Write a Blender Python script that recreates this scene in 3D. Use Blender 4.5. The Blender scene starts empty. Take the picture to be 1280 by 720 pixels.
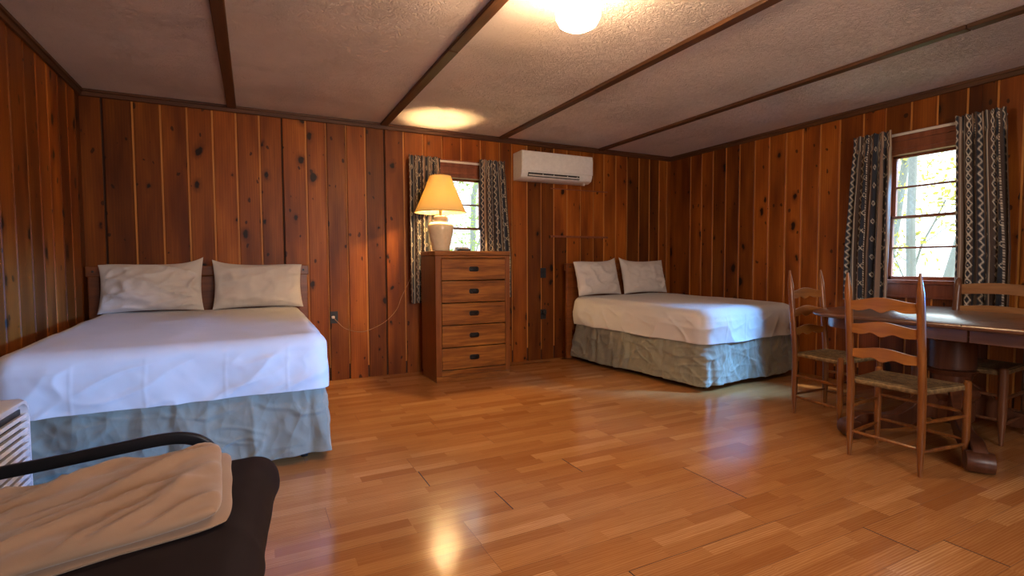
import bpy, bmesh, math, random
import numpy as np
from mathutils import Vector, Matrix, noise
random.seed(7)
PI = math.pi
S = bpy.context.scene
C = S.collection

# ------------------------------------------------------------------ camera, world, sun, exposure
F_PX, YAW, PITCH, ROLL, CAM_H = 642.06, 0.46518, -0.04745, -0.00493, 1.12
fw = Vector((math.sin(YAW)*math.cos(PITCH), math.cos(YAW)*math.cos(PITCH), math.sin(PITCH)))
r0 = Vector((math.cos(YAW), -math.sin(YAW), 0)); u0 = r0.cross(fw)
rr = math.cos(ROLL)*r0 + math.sin(ROLL)*u0; uu = -math.sin(ROLL)*r0 + math.cos(ROLL)*u0
cd = bpy.data.cameras.new('camera'); cam = bpy.data.objects.new('camera', cd); C.objects.link(cam)
M = Matrix((rr, uu, -fw)).transposed().to_4x4(); M.translation = Vector((0, 0, CAM_H))
cam.matrix_world = M
cd.sensor_width = 36; cd.lens = 36*F_PX/1280; cd.clip_start = 0.05; cd.clip_end = 200
S.camera = cam
S.view_settings.view_transform = 'Standard'; S.view_settings.look = 'None'
S.view_settings.gamma = 1; S.view_settings.use_curve_mapping = False
S.view_settings.exposure = 0.78

w = bpy.data.worlds.new('world'); S.world = w; w.use_nodes = True
wn = w.node_tree.nodes; wl = w.node_tree.links
bg = wn['Background']; bg.inputs['Color'].default_value = (0.80, 0.92, 1.0, 1); bg.inputs['Strength'].default_value = 2.6

def lamp(name, kind, loc, power, color, **k):
    d = bpy.data.lights.new(name, kind); d.energy = power; d.color = color
    for a, b in k.items(): setattr(d, a, b)
    o = bpy.data.objects.new(name, d); C.objects.link(o); o.location = loc
    return o
def aim(o, d): o.rotation_euler = Vector(d).to_track_quat('-Z', 'Y').to_euler()
SUN = lamp('sun', 'SUN', (8, 0, 6), 4.0, (1.0, 0.95, 0.85), angle=math.radians(3)); aim(SUN, (-0.32, 0.45, -1.0))
# bluish sky light falling steeply through the right wall window, level sky light from the near right wall window, and an added fill behind the camera
SKY = lamp('skylight', 'SPOT', (8.05, -0.36, 4.62), 19000, (0.15, 0.44, 1.0), shadow_soft_size=1.25, spot_size=math.radians(26), spot_blend=0.5); aim(SKY, (-0.95, 0.81, -0.98))
DAY = lamp('daylight_and_fill', 'SPOT', (4.88, -0.42, 1.13), 1800, (0.08, 0.37, 1.0), shadow_soft_size=0.22, spot_size=math.radians(19), spot_blend=0.7)
aim(DAY, (0.03-4.88, 3.02+0.42, 0.40-1.13))
FILL = lamp('daylight_and_fill', 'AREA', (1.2, -1.56, 1.50), 30, (1.0, 0.85, 0.80), shape='RECTANGLE', size=1.6, size_y=1.0, spread=math.radians(150))  # soft fill lamp added to brighten the whole room, no known source
aim(FILL, (0.1, 1, -0.05))

XL, XR, YB, YF, ZC = -1.19, 4.94, 5.17, -1.65, 2.505

# ------------------------------------------------------------------ material helpers
def mat(name):
    m = bpy.data.materials.new(name); m.use_nodes = True
    nt = m.node_tree; b = nt.nodes['Principled BSDF']
    return m, nt, b
def N(nt, t, **k):
    n = nt.nodes.new(t)
    for a, b in k.items():
        if a in n.inputs.keys(): n.inputs[a].default_value = b
        else: setattr(n, a, b)
    return n
def L(nt, a, b): nt.links.new(a, b)
def math_n(nt, op, a, b=None, c=None):
    n = nt.nodes.new('ShaderNodeMath'); n.operation = op
    for i, x in enumerate((a, b, c)):
        if x is None: continue
        if isinstance(x, (int, float)): n.inputs[i].default_value = x
        else: nt.links.new(x, n.inputs[i])
    return n.outputs[0]
def ramp(nt, fac, stops):
    r = nt.nodes.new('ShaderNodeValToRGB'); e = r.color_ramp.elements
    while len(e) < len(stops): e.new(0.5)
    for i, (p, c) in enumerate(stops): e[i].position = p; e[i].color = (*c, 1)
    nt.links.new(fac, r.inputs[0]); return r.outputs[0]
def mix(nt, fac, a, b, mode='MIX'):
    n = nt.nodes.new('ShaderNodeMix'); n.data_type = 'RGBA'; n.blend_type = mode
    for s, x in ((n.inputs[0], fac), (n.inputs[6], a), (n.inputs[7], b)):
        if isinstance(x, (int, float)): s.default_value = x
        elif isinstance(x, tuple): s.default_value = (*x, 1)
        else: nt.links.new(x, s)
    return n.outputs[2]
def bump(nt, b, h, strength=0.3, dist=0.01):
    n = nt.nodes.new('ShaderNodeBump'); n.inputs['Strength'].default_value = strength; n.inputs['Distance'].default_value = dist
    nt.links.new(h, n.inputs['Height']); nt.links.new(n.outputs[0], b.inputs['Normal']); return n
def simple(name, col, rough=0.5, metal=0.0, nz=None, spec=0.5):
    m, nt, b = mat(name)
    b.inputs['Base Color'].default_value = (*col, 1); b.inputs['Roughness'].default_value = rough
    b.inputs['Metallic'].default_value = metal; b.inputs['Specular IOR Level'].default_value = spec
    tc = N(nt, 'ShaderNodeTexCoord')
    n = N(nt, 'ShaderNodeTexNoise', Scale=(nz or 30.0), Detail=3.0); L(nt, tc.outputs['Object'], n.inputs['Vector'])
    c = mix(nt, n.outputs[0], tuple(x*0.86 for x in col), tuple(min(1, x*1.12) for x in col)); L(nt, c, b.inputs['Base Color'])
    return m
def uvrnd(nt, sx, sy, off=40.0):
    """UV scaled, shifted by the per-board random colour attribute"""
    uv = N(nt, 'ShaderNodeUVMap'); at = N(nt, 'ShaderNodeAttribute', attribute_name='rnd')
    v = nt.nodes.new('ShaderNodeVectorMath'); v.operation = 'MULTIPLY_ADD'
    L(nt, at.outputs['Vector'], v.inputs[0]); v.inputs[1].default_value = (off, off, off); L(nt, uv.outputs[0], v.inputs[2])
    m = nt.nodes.new('ShaderNodeVectorMath'); m.operation = 'MULTIPLY'; m.inputs[1].default_value = (sx, sy, 1)
    L(nt, v.outputs[0], m.inputs[0]); return m.outputs[0], at, v.outputs[0]

def pine_mat():
    m, nt, b = mat('knotty_pine')
    vec, at, raw = uvrnd(nt, 1, 1, 30)
    def sc(v, s):
        n = nt.nodes.new('ShaderNodeVectorMath'); n.operation = 'MULTIPLY'; n.inputs[1].default_value = s; L(nt, v, n.inputs[0]); return n.outputs[0]
    g = N(nt, 'ShaderNodeTexNoise', Scale=1.0, Detail=5.0, Roughness=0.6); L(nt, sc(raw, (70, 3.0, 1)), g.inputs['Vector'])
    big = N(nt, 'ShaderNodeTexNoise', Scale=1.0, Detail=2.0); L(nt, sc(raw, (7, 1.1, 1)), big.inputs['Vector'])
    # cathedral figure
    wv = N(nt, 'ShaderNodeTexWave', Scale=1.0, Distortion=5.0, Detail=2.0, wave_type='BANDS', bands_direction='X'); wv.inputs['Detail Scale'].default_value = 0.8
    L(nt, sc(raw, (16, 1.2, 1)), wv.inputs['Vector'])
    # knots
    vo = N(nt, 'ShaderNodeTexVoronoi', Scale=1.0, voronoi_dimensions='2D', feature='F1'); vo.inputs['Randomness'].default_value = 0.9
    dn = N(nt, 'ShaderNodeTexNoise', Scale=18.0, Detail=2.0); L(nt, raw, dn.inputs['Vector'])
    wn_ = N(nt, 'ShaderNodeTexNoise', Scale=9.0, Detail=2.0); L(nt, raw, wn_.inputs['Vector'])
    wp = nt.nodes.new('ShaderNodeVectorMath'); wp.operation = 'MULTIPLY_ADD'; L(nt, wn_.outputs['Color'], wp.inputs[0]); wp.inputs[1].default_value = (0.05, 0.09, 0); L(nt, raw, wp.inputs[2])
    L(nt, sc(wp.outputs[0], (4.2, 2.5, 1)), vo.inputs['Vector'])
    v2 = N(nt, 'ShaderNodeTexVoronoi', Scale=1.0, voronoi_dimensions='2D', feature='F1'); L(nt, sc(wp.outputs[0], (8.5, 5.0, 1)), v2.inputs['Vector'])
    s2 = N(nt, 'ShaderNodeSeparateColor'); L(nt, v2.outputs['Color'], s2.inputs[0])
    pin = math_n(nt, 'MINIMUM', 1.0, math_n(nt, 'MAXIMUM', math_n(nt, 'MULTIPLY', math_n(nt, 'SUBTRACT', math_n(nt, 'MULTIPLY_ADD', s2.outputs[1], 0.24, -0.11), v2.outputs['Distance']), 30.0), 0.0))
    sep = N(nt, 'ShaderNodeSeparateColor'); L(nt, vo.outputs['Color'], sep.inputs[0])
    rad = math_n(nt, 'MULTIPLY_ADD', sep.outputs[0], 0.19, -0.055)
    dd = math_n(nt, 'ADD', vo.outputs['Distance'], math_n(nt, 'MULTIPLY_ADD', dn.outputs[0], 0.10, -0.05))
    knot = math_n(nt, 'SMOOTH_MIN', 1.0, math_n(nt, 'MAXIMUM', math_n(nt, 'MULTIPLY', math_n(nt, 'SUBTRACT', rad, dd), 26.0), 0.0), 0.1)
    halo = math_n(nt, 'MINIMUM', 1.0, math_n(nt, 'MAXIMUM', math_n(nt, 'MULTIPLY', math_n(nt, 'SUBTRACT', math_n(nt, 'MULTIPLY_ADD', rad, 1.8, 0.02), dd), 9.0), 0.0))
    base = ramp(nt, big.outputs[0], [(0.28, (0.135, 0.032, 0.005)), (0.5, (0.32, 0.086, 0.0105)), (0.72, (0.49, 0.150, 0.018))])
    c = mix(nt, math_n(nt, 'MULTIPLY', g.outputs[0], 0.75), base, (0.10, 0.020, 0.0035))
    c = mix(nt, math_n(nt, 'MULTIPLY', wv.outputs[0], 0.22), c, (0.12, 0.026, 0.005))
    c = mix(nt, math_n(nt, 'MULTIPLY', halo, 0.55), c, (0.085, 0.018, 0.004))
    c = mix(nt, math_n(nt, 'MULTIPLY', knot, 0.96), c, (0.010, 0.004, 0.002))
    c = mix(nt, math_n(nt, 'MULTIPLY', pin, 0.85), c, (0.03, 0.009, 0.003))
    sp = N(nt, 'ShaderNodeSeparateColor'); L(nt, at.outputs['Color'], sp.inputs[0])
    tone = math_n(nt, 'MULTIPLY_ADD', sp.outputs[2], 0.85, 0.50)
    tn = N(nt, 'ShaderNodeCombineColor')
    for i in range(3): L(nt, tone, tn.inputs[i])
    c = mix(nt, 1.0, c, tn.outputs[0], 'MULTIPLY')
    L(nt, c, b.inputs['Base Color']); b.inputs['Roughness'].default_value = 0.42; b.inputs['Specular IOR Level'].default_value = 0.2
    bump(nt, b, g.outputs[0], 0.25, 0.002)
    return m
def oak_floor_mat():
    m, nt, b = mat('oak_strip_laminate')
    vec, at, raw = uvrnd(nt, 1, 1, 30)
    def sc(v, s):
        n = nt.nodes.new('ShaderNodeVectorMath'); n.operation = 'MULTIPLY'; n.inputs[1].default_value = s; L(nt, v, n.inputs[0]); return n.outputs[0]
    g = N(nt, 'ShaderNodeTexNoise', Scale=1.0, Detail=6.0, Roughness=0.65); L(nt, sc(raw, (5, 110, 1)), g.inputs['Vector'])
    wv = N(nt, 'ShaderNodeTexWave', Scale=1.0, Distortion=6.0, Detail=2.5, wave_type='BANDS', bands_direction='Y'); wv.inputs['Detail Scale'].default_value = 1.0
    L(nt, sc(raw, (2.6, 30, 1)), wv.inputs['Vector'])
    sp = N(nt, 'ShaderNodeSeparateColor'); L(nt, at.outputs['Color'], sp.inputs[0])
    base = ramp(nt, sp.outputs[2], [(0.0, (0.36, 0.148, 0.046)), (0.35, (0.46, 0.208, 0.070)), (0.7, (0.55, 0.264, 0.094)), (1.0, (0.66, 0.350, 0.142))])
    c = mix(nt, math_n(nt, 'MULTIPLY', wv.outputs[0], 0.55), base, (0.33, 0.110, 0.026))
    gg = math_n(nt, 'MAXIMUM', math_n(nt, 'MULTIPLY_ADD', g.outputs[0], 2.2, -0.85), 0.0)
    c = mix(nt, math_n(nt, 'MINIMUM', math_n(nt, 'MULTIPLY', gg, 0.55), 0.7), c, (0.27, 0.085, 0.018))
    L(nt, c, b.inputs['Base Color']); b.inputs['Specular IOR Level'].default_value = 0.5
    big = N(nt, 'ShaderNodeTexNoise', Scale=3.0, Detail=3.0); L(nt, raw, big.inputs['Vector'])
    L(nt, math_n(nt, 'MULTIPLY_ADD', big.outputs[0], 0.14, 0.10), b.inputs['Roughness'])
    bump(nt, b, g.outputs[0], 0.12, 0.001)
    return m
def wood(name, c0, c1, c2, axis='X', rough=0.4, scale=1.0, spec=0.4):
    m, nt, b = mat(name)
    tc = N(nt, 'ShaderNodeTexCoord'); mp = N(nt, 'ShaderNodeMapping')
    s = {'X': (2.2, 26, 26), 'Y': (26, 2.2, 26), 'Z': (26, 26, 2.2)}[axis]
    mp.inputs['Scale'].default_value = tuple(x*scale for x in s); L(nt, tc.outputs['Object'], mp.inputs[0])
    n = N(nt, 'ShaderNodeTexNoise', Scale=1.0, Detail=5.0, Roughness=0.6, Distortion=0.4); L(nt, mp.outputs[0], n.inputs['Vector'])
    n2 = N(nt, 'ShaderNodeTexNoise', Scale=0.25, Detail=2.0, Distortion=1.5); L(nt, mp.outputs[0], n2.inputs['Vector'])
    c = ramp(nt, n.outputs[0], [(0.3, c0), (0.5, c1), (0.72, c2)])
    c = mix(nt, math_n(nt, 'MULTIPLY', n2.outputs[0], 0.5), c, c0)
    L(nt, c, b.inputs['Base Color']); b.inputs['Roughness'].default_value = rough; b.inputs['Specular IOR Level'].default_value = spec
    bump(nt, b, n.outputs[0], 0.15, 0.002)
    return m
def cloth(name, col, rough=0.85, weave=900, wrinkle=0.0, wscale=9.0, sheen=0.2, dist=0.006, stretch=(1, 1, 1)):
    m, nt, b = mat(name)
    tc = N(nt, 'ShaderNodeTexCoord')
    n = N(nt, 'ShaderNodeTexNoise', Scale=weave, Detail=1.0); L(nt, tc.outputs['Object'], n.inputs['Vector'])
    n1 = N(nt, 'ShaderNodeTexNoise', Scale=4.0, Detail=3.0); L(nt, tc.outputs['Object'], n1.inputs['Vector'])
    c = mix(nt, n1.outputs[0], tuple(x*0.93 for x in col), tuple(min(1, x*1.05) for x in col)); L(nt, c, b.inputs['Base Color'])
    b.inputs['Roughness'].default_value = rough; b.inputs['Specular IOR Level'].default_value = 0.2
    b.inputs['Sheen Weight'].default_value = sheen
    # creases: crumpled facets at two sizes over a soft roll
    mp = N(nt, 'ShaderNodeMapping'); mp.inputs['Scale'].default_value = stretch; mp.inputs['Rotation'].default_value = (0.4, 0.3, 0.5)
    dn = N(nt, 'ShaderNodeTexNoise', Scale=wscale*0.5, Detail=2.0); L(nt, tc.outputs['Object'], dn.inputs['Vector'])
    vm = nt.nodes.new('ShaderNodeVectorMath'); vm.operation = 'MULTIPLY_ADD'; L(nt, dn.outputs['Color'], vm.inputs[0]); vm.inputs[1].default_value = (0.12, 0.12, 0.12); L(nt, tc.outputs['Object'], vm.inputs[2])
    L(nt, vm.outputs[0], mp.inputs[0])
    w1 = N(nt, 'ShaderNodeTexVoronoi', Scale=wscale, feature='F1'); L(nt, mp.outputs[0], w1.inputs['Vector'])
    w2 = N(nt, 'ShaderNodeTexVoronoi', Scale=wscale*2.3, feature='F1'); L(nt, mp.outputs[0], w2.inputs['Vector'])
    w3 = N(nt, 'ShaderNodeTexNoise', Scale=wscale*0.6, Detail=3.0); L(nt, mp.outputs[0], w3.inputs['Vector'])
    rid = math_n(nt, 'ADD', math_n(nt, 'MULTIPLY_ADD', w2.outputs['Distance'], 0.35, w1.outputs['Distance']), math_n(nt, 'MULTIPLY', w3.outputs[0], 1.6))
    h = math_n(nt, 'ADD', math_n(nt, 'MULTIPLY', rid, wrinkle), math_n(nt, 'MULTIPLY', n.outputs[0], 0.04))
    bump(nt, b, h, 0.7, dist)
    return m

PINE = pine_mat(); OAKF = oak_floor_mat()
TONGUE = wood('pale_tongue', (0.42, 0.15, 0.022), (0.52, 0.20, 0.032), (0.60, 0.24, 0.042), 'Z', 0.5)
GAP = simple('dark_gap', (0.035, 0.012, 0.005), 0.8)
TRIMM = wood('trim_wood', (0.055, 0.018, 0.007), (0.095, 0.032, 0.012), (0.14, 0.05, 0.018), 'X', 0.5)
TRIMY = wood('batten_wood', (0.055, 0.022, 0.009), (0.10, 0.040, 0.015), (0.15, 0.060, 0.022), 'Y', 0.5)
WINW = wood('window_wood', (0.16, 0.045, 0.018), (0.23, 0.068, 0.028), (0.30, 0.095, 0.04), 'Z', 0.45)
BEDW = wood('bed_wood', (0.13, 0.034, 0.008), (0.21, 0.060, 0.013), (0.28, 0.085, 0.020), 'X', 0.35)
CHESTX = wood('chest_wood', (0.12, 0.036, 0.007), (0.29, 0.098, 0.017), (0.48, 0.19, 0.036), 'X', 0.32, 1.3)
CHESTZ = wood('chest_wood_upright', (0.16, 0.048, 0.010), (0.24, 0.075, 0.016), (0.31, 0.105, 0.024), 'Z', 0.32)
CHAIRW = wood('chair_wood', (0.12, 0.036, 0.008), (0.23, 0.078, 0.016), (0.34, 0.125, 0.028), 'Z', 0.28, 1.0, 0.5)
CHAIRX = wood('chair_slat_wood', (0.19, 0.062, 0.012), (0.33, 0.120, 0.024), (0.46, 0.19, 0.042), 'X', 0.28, 1.0, 0.5)
CHAIRD = wood('dark_chair_wood', (0.09, 0.033, 0.014), (0.15, 0.055, 0.022), (0.22, 0.085, 0.034), 'Z', 0.3, 1.0, 0.5)
CHAIRDX = wood('brown_slat_wood', (0.20, 0.09, 0.032), (0.30, 0.14, 0.052), (0.40, 0.20, 0.08), 'X', 0.35)
TABW = wood('table_wood', (0.085, 0.034, 0.018), (0.15, 0.062, 0.032), (0.22, 0.095, 0.050), 'Y', 0.30, 0.8, 0.8)
TABW.node_tree.nodes['Principled BSDF'].inputs['Coat Weight'].default_value = 1.0; TABW.node_tree.nodes['Principled BSDF'].inputs['Coat Roughness'].default_value = 0.22
TABD = wood('table_base_wood', (0.055, 0.018, 0.009), (0.095, 0.032, 0.014), (0.14, 0.050, 0.022), 'Z', 0.35)
SHEET = cloth('white_sheet', (0.60, 0.565, 0.54), wrinkle=0.5, wscale=3.0, dist=0.016, stretch=(1.0, 1.0, 0.35))
CASE = cloth('pillowcase', (0.64, 0.585, 0.53), wrinkle=0.6, wscale=6.0, dist=0.012, stretch=(1, 1, 0.6))
SKIRT = cloth('sage_skirt', (0.235, 0.215, 0.155), rough=0.6, wrinkle=1.0, wscale=6.0, sheen=0.3, dist=0.045, stretch=(1.0, 1.0, 0.55))
TICK = cloth('mattress_ticking', (0.6, 0.58, 0.54))
BLANK = cloth('tan_fleece', (0.37, 0.235, 0.150), rough=0.95, weave=500, wrinkle=0.15, wscale=4.0, sheen=0.4, dist=0.01)
BLACKC = cloth('black_canvas', (0.018, 0.012, 0.014), rough=0.8, wrinkle=0.4, wscale=3.0, sheen=0.0, dist=0.012, stretch=(1, 0.4, 1))
BLACKM = simple('black_metal', (0.018, 0.019, 0.022), 0.35, 0.3)
BLACKP = simple('black_plastic', (0.012, 0.011, 0.011), 0.45)
IRON = simple('dark_iron', (0.035, 0.030, 0.028), 0.35, 0.8)
WPL = simple('white_plastic', (0.72, 0.70, 0.70), 0.35)
ACP = simple('ac_plastic', (0.78, 0.76, 0.73), 0.14)
RODM = simple('white_rod', (0.70, 0.64, 0.56), 0.4)
BRASS = simple('aged_brass', (0.45, 0.28, 0.09), 0.3, 0.9)
CERAM = simple('cream_ceramic', (0.72, 0.58, 0.38), 0.12)
CORD = simple('brown_cord', (0.36, 0.17, 0.07), 0.5)
GREYB = simple('grey_box', (0.34, 0.29, 0.27), 0.6)
BARK = simple('bark', (0.24, 0.25, 0.26), 0.9, nz=6.0)
GRASS = simple('leaf_litter', (0.30, 0.34, 0.16), 0.95, nz=2.0)

# ceiling plaster
CEIL, nt, b = mat('rough_plaster')
tc = N(nt, 'ShaderNodeTexCoord')
n1 = N(nt, 'ShaderNodeTexNoise', Scale=22.0, Detail=6.0, Roughness=0.62, Distortion=1.2); L(nt, tc.outputs['Object'], n1.inputs['Vector'])
n2 = N(nt, 'ShaderNodeTexNoise', Scale=1.6, Detail=3.0); L(nt, tc.outputs['Object'], n2.inputs['Vector'])
n3 = N(nt, 'ShaderNodeTexNoise', Scale=2.2, Detail=2.0, Distortion=0.6); L(nt, tc.outputs['Object'], n3.inputs['Vector'])
patch = math_n(nt, 'MINIMUM', math_n(nt, 'MAXIMUM', math_n(nt, 'MULTIPLY_ADD', n3.outputs[0], 6.0, -3.0), 0.0), 1.0)
rid = math_n(nt, 'POWER', math_n(nt, 'SUBTRACT', 1.0, math_n(nt, 'ABSOLUTE', math_n(nt, 'MULTIPLY_ADD', n1.outputs[0], 5.0, -2.5))), 1.5)
h = math_n(nt, 'ADD', math_n(nt, 'MULTIPLY', math_n(nt, 'MAXIMUM', rid, 0.0), math_n(nt, 'MULTIPLY_ADD', patch, 0.45, 0.55)), math_n(nt, 'MULTIPLY', n1.outputs[0], 0.5))
c = ramp(nt, n2.outputs[0], [(0.3, (0.72, 0.61, 0.575)), (0.55, (0.80, 0.69, 0.655)), (0.75, (0.83, 0.72, 0.69))])
# water stains, with a shape of their own
st = N(nt, 'ShaderNodeTexNoise', Scale=1.1, Detail=4.0, Distortion=0.8); L(nt, tc.outputs['Object'], st.inputs['Vector'])
sf = math_n(nt, 'MINIMUM', math_n(nt, 'MAXIMUM', math_n(nt, 'MULTIPLY_ADD', st.outputs[0], 10.0, -6.3), 0.0), 1.0)
c = mix(nt, math_n(nt, 'MULTIPLY', sf, 0.30), c, (0.34, 0.25, 0.20))
L(nt, c, b.inputs['Base Color']); b.inputs['Roughness'].default_value = 0.8; b.inputs['Specular IOR Level'].default_value = 0.25
bump(nt, b, h, 0.85, 0.014)

def glass_mat():
    m = bpy.data.materials.new('window_glass'); m.use_nodes = True; nt = m.node_tree
    for n in list(nt.nodes): nt.nodes.remove(n)
    o = nt.nodes.new('ShaderNodeOutputMaterial'); t = nt.nodes.new('ShaderNodeBsdfTransparent'); g = nt.nodes.new('ShaderNodeBsdfGlossy')
    g.inputs['Roughness'].default_value = 0.03; t.inputs[0].default_value = (0.96, 0.98, 0.98, 1)
    x = nt.nodes.new('ShaderNodeMixShader'); x.inputs[0].default_value = 0.05
    L(nt, t.outputs[0], x.inputs[1]); L(nt, g.outputs[0], x.inputs[2]); L(nt, x.outputs[0], o.inputs[0]); return m
GLASS = glass_mat()
def emis(name, col, s, base=(0.8, 0.8, 0.8)):
    m, nt, b = mat(name); b.inputs['Base Color'].default_value = (*base, 1)
    b.inputs['Emission Color'].default_value = (*col, 1); b.inputs['Emission Strength'].default_value = s
    return m
GLOBE = emis('lit_globe_glass', (1.0, 0.66, 0.36), 72.0)
BULB = emis('lit_bulb', (1.0, 0.66, 0.28), 30.0)
def shade_mat():
    m = bpy.data.materials.new('lamp_shade_fabric'); m.use_nodes = True; nt = m.node_tree
    for n in list(nt.nodes): nt.nodes.remove(n)
    o = nt.nodes.new('ShaderNodeOutputMaterial'); d = nt.nodes.new('ShaderNodeBsdfDiffuse'); t = nt.nodes.new('ShaderNodeBsdfTranslucent')
    d.inputs[0].default_value = (0.88, 0.76, 0.46, 1); t.inputs[0].default_value = (0.95, 0.78, 0.36, 1)
    x = nt.nodes.new('ShaderNodeMixShader'); x.inputs[0].default_value = 0.5
    L(nt, d.outputs[0], x.inputs[1]); L(nt, t.outputs[0], x.inputs[2]); L(nt, x.outputs[0], o.inputs[0]); return m
SHADE = shade_mat()
def leaf_mat(name, col):
    m = bpy.data.materials.new(name); m.use_nodes = True; nt = m.node_tree
    for n in list(nt.nodes): nt.nodes.remove(n)
    o = nt.nodes.new('ShaderNodeOutputMaterial'); d = nt.nodes.new('ShaderNodeBsdfDiffuse'); t = nt.nodes.new('ShaderNodeBsdfTranslucent')
    g = nt.nodes.new('ShaderNodeTexCoord'); n = nt.nodes.new('ShaderNodeTexNoise'); n.inputs['Scale'].default_value = 3
    L(nt, g.outputs['Object'], n.inputs['Vector']); c = mix(nt, n.outputs[0], tuple(x*0.75 for x in col), tuple(min(1, x*1.2) for x in col))
    L(nt, c, d.inputs[0]); L(nt, c, t.inputs[0])
    x = nt.nodes.new('ShaderNodeMixShader'); x.inputs[0].default_value = 0.5
    L(nt, d.outputs[0], x.inputs[1]); L(nt, t.outputs[0], x.inputs[2]); L(nt, x.outputs[0], o.inputs[0]); return m
LEAF1 = leaf_mat('yellow_green_leaves', (0.34, 0.42, 0.14)); LEAF2 = leaf_mat('pale_green_leaves', (0.26, 0.36, 0.19)); LEAF3 = leaf_mat('gold_leaves', (0.46, 0.42, 0.12))

# ------------------------------------------------------------------ mesh helpers
class MB:
    """collects shapes, then links them as ONE mesh object"""
    def __init__(s): s.v = []; s.f = []; s.m = []; s.uv = None
    def add(s, vs, fs, mi=0):
        o = len(s.v); s.v += [tuple(v) for v in vs]
        for f in fs: s.f.append([i+o for i in f]); s.m.append(mi)
    def box(s, a, b, mi=0, T=None):
        x0, y0, z0 = a; x1, y1, z1 = b
        vs = [Vector(p) for p in ((x0,y0,z0),(x1,y0,z0),(x1,y1,z0),(x0,y1,z0),(x0,y0,z1),(x1,y0,z1),(x1,y1,z1),(x0,y1,z1))]
        if T: vs = [T @ v for v in vs]
        s.add(vs, [(0,3,2,1),(4,5,6,7),(0,1,5,4),(1,2,6,5),(2,3,7,6),(3,0,4,7)], mi); return s
    def rings(s, rs, cap=True, closed=True, mi=0):
        """rs: list of rings of equal length"""
        n = len(rs[0]); vs = [p for r in rs for p in r]; fs = []
        for i in range(len(rs)-1):
            for j in range(n if closed else n-1):
                k = (j+1) % n; fs.append((i*n+j, i*n+k, (i+1)*n+k, (i+1)*n+j))
        if cap and closed: fs.append(tuple(range(n))[::-1]); fs.append(tuple((len(rs)-1)*n+j for j in range(n)))
        s.add(vs, fs, mi); return s
    def lathe(s, prof, n=32, c=(0,0,0), cap=True, mi=0):
        rs = [[(c[0]+r*math.cos(2*PI*j/n), c[1]+r*math.sin(2*PI*j/n), c[2]+z) for j in range(n)] for r, z in prof]
        return s.rings(rs, cap, mi=mi)
    def tube(s, pts, rad, n=12, sq=None, mi=0):
        """swept tube; rad number or list; sq=(w,h) gives a rounded-rectangular bar"""
        pts = [Vector(p) for p in pts]; rs = []
        if not isinstance(rad, (list, tuple)): rad = [rad]*len(pts)
        up = None
        for i, p in enumerate(pts):
            t = (pts[min(i+1, len(pts)-1)] - pts[max(i-1, 0)]).normalized()
            if up is None: up = Vector((0,0,1)) if abs(t.z) < 0.9 else Vector((0,1,0))
            side = t.cross(up).normalized(); up = side.cross(t).normalized()
            ring = []
            for j in range(n):
                a = 2*PI*(j+0.5)/n; cx, cy = math.cos(a), math.sin(a)
                if sq:
                    e = 0.35; x = math.copysign(abs(cx)**e, cx)*sq[0]/2; y = math.copysign(abs(cy)**e, cy)*sq[1]/2
                else: x, y = cx*rad[i], cy*rad[i]
                ring.append(p + side*x + up*y)
            rs.append(ring)
        return s.rings(rs)
    def build(s, name, m, parent=None, smooth=False, bevel=0, seg=2, ang=35):
        me = bpy.data.meshes.new(name); me.from_pydata(s.v, [], s.f)
        mats = m if isinstance(m, (list, tuple)) else [m]
        for x in mats: me.materials.append(x)
        me.polygons.foreach_set('material_index', s.m)
        me.update()
        bm = bmesh.new(); bm.from_mesh(me); bmesh.ops.recalc_face_normals(bm, faces=bm.faces); bm.to_mesh(me); bm.free()
        if smooth:
            me.polygons.foreach_set('use_smooth', [True]*len(me.polygons))
            me.set_sharp_from_angle(angle=math.radians(ang))
        o = bpy.data.objects.new(name, me); C.objects.link(o)
        if bevel:
            bv = o.modifiers.new('bevel', 'BEVEL'); bv.width = bevel; bv.segments = seg; bv.limit_method = 'ANGLE'; bv.angle_limit = math.radians(40)
            me.polygons.foreach_set('use_smooth', [True]*len(me.polygons)); me.set_sharp_from_angle(angle=math.radians(50))
            bv.harden_normals = False
        if parent: o.parent = parent
        return o
def tag(o, label=None, cat=None, group=None, kind=None):
    if label: o['label'] = label
    if cat: o['category'] = cat
    if group: o['group'] = group
    if kind: o['kind'] = kind
    return o
def empty(name, loc, rz=0, label=None, cat=None, group=None):
    o = bpy.data.objects.new(name, None); C.objects.link(o); o.location = loc; o.rotation_euler = (0, 0, rz); o.empty_display_size = 0.05
    return tag(o, label, cat, group)
def struct(o): o['kind'] = 'structure'; return o
def copy_tree(o, parent=None):
    c = o.copy(); C.objects.link(c)
    if parent: c.parent = parent
    for ch in [x for x in bpy.data.objects if x.parent == o]: copy_tree(ch, c)
    return c
def fbm(x, y, z, o=4): return noise.fractal(Vector((x, y, z)), 1.0, 2.0, o)
def ridge(x, y, z): return max(0.0, 1 - 3.2*abs(noise.noise(Vector((x, y, z)))))**2

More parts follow.
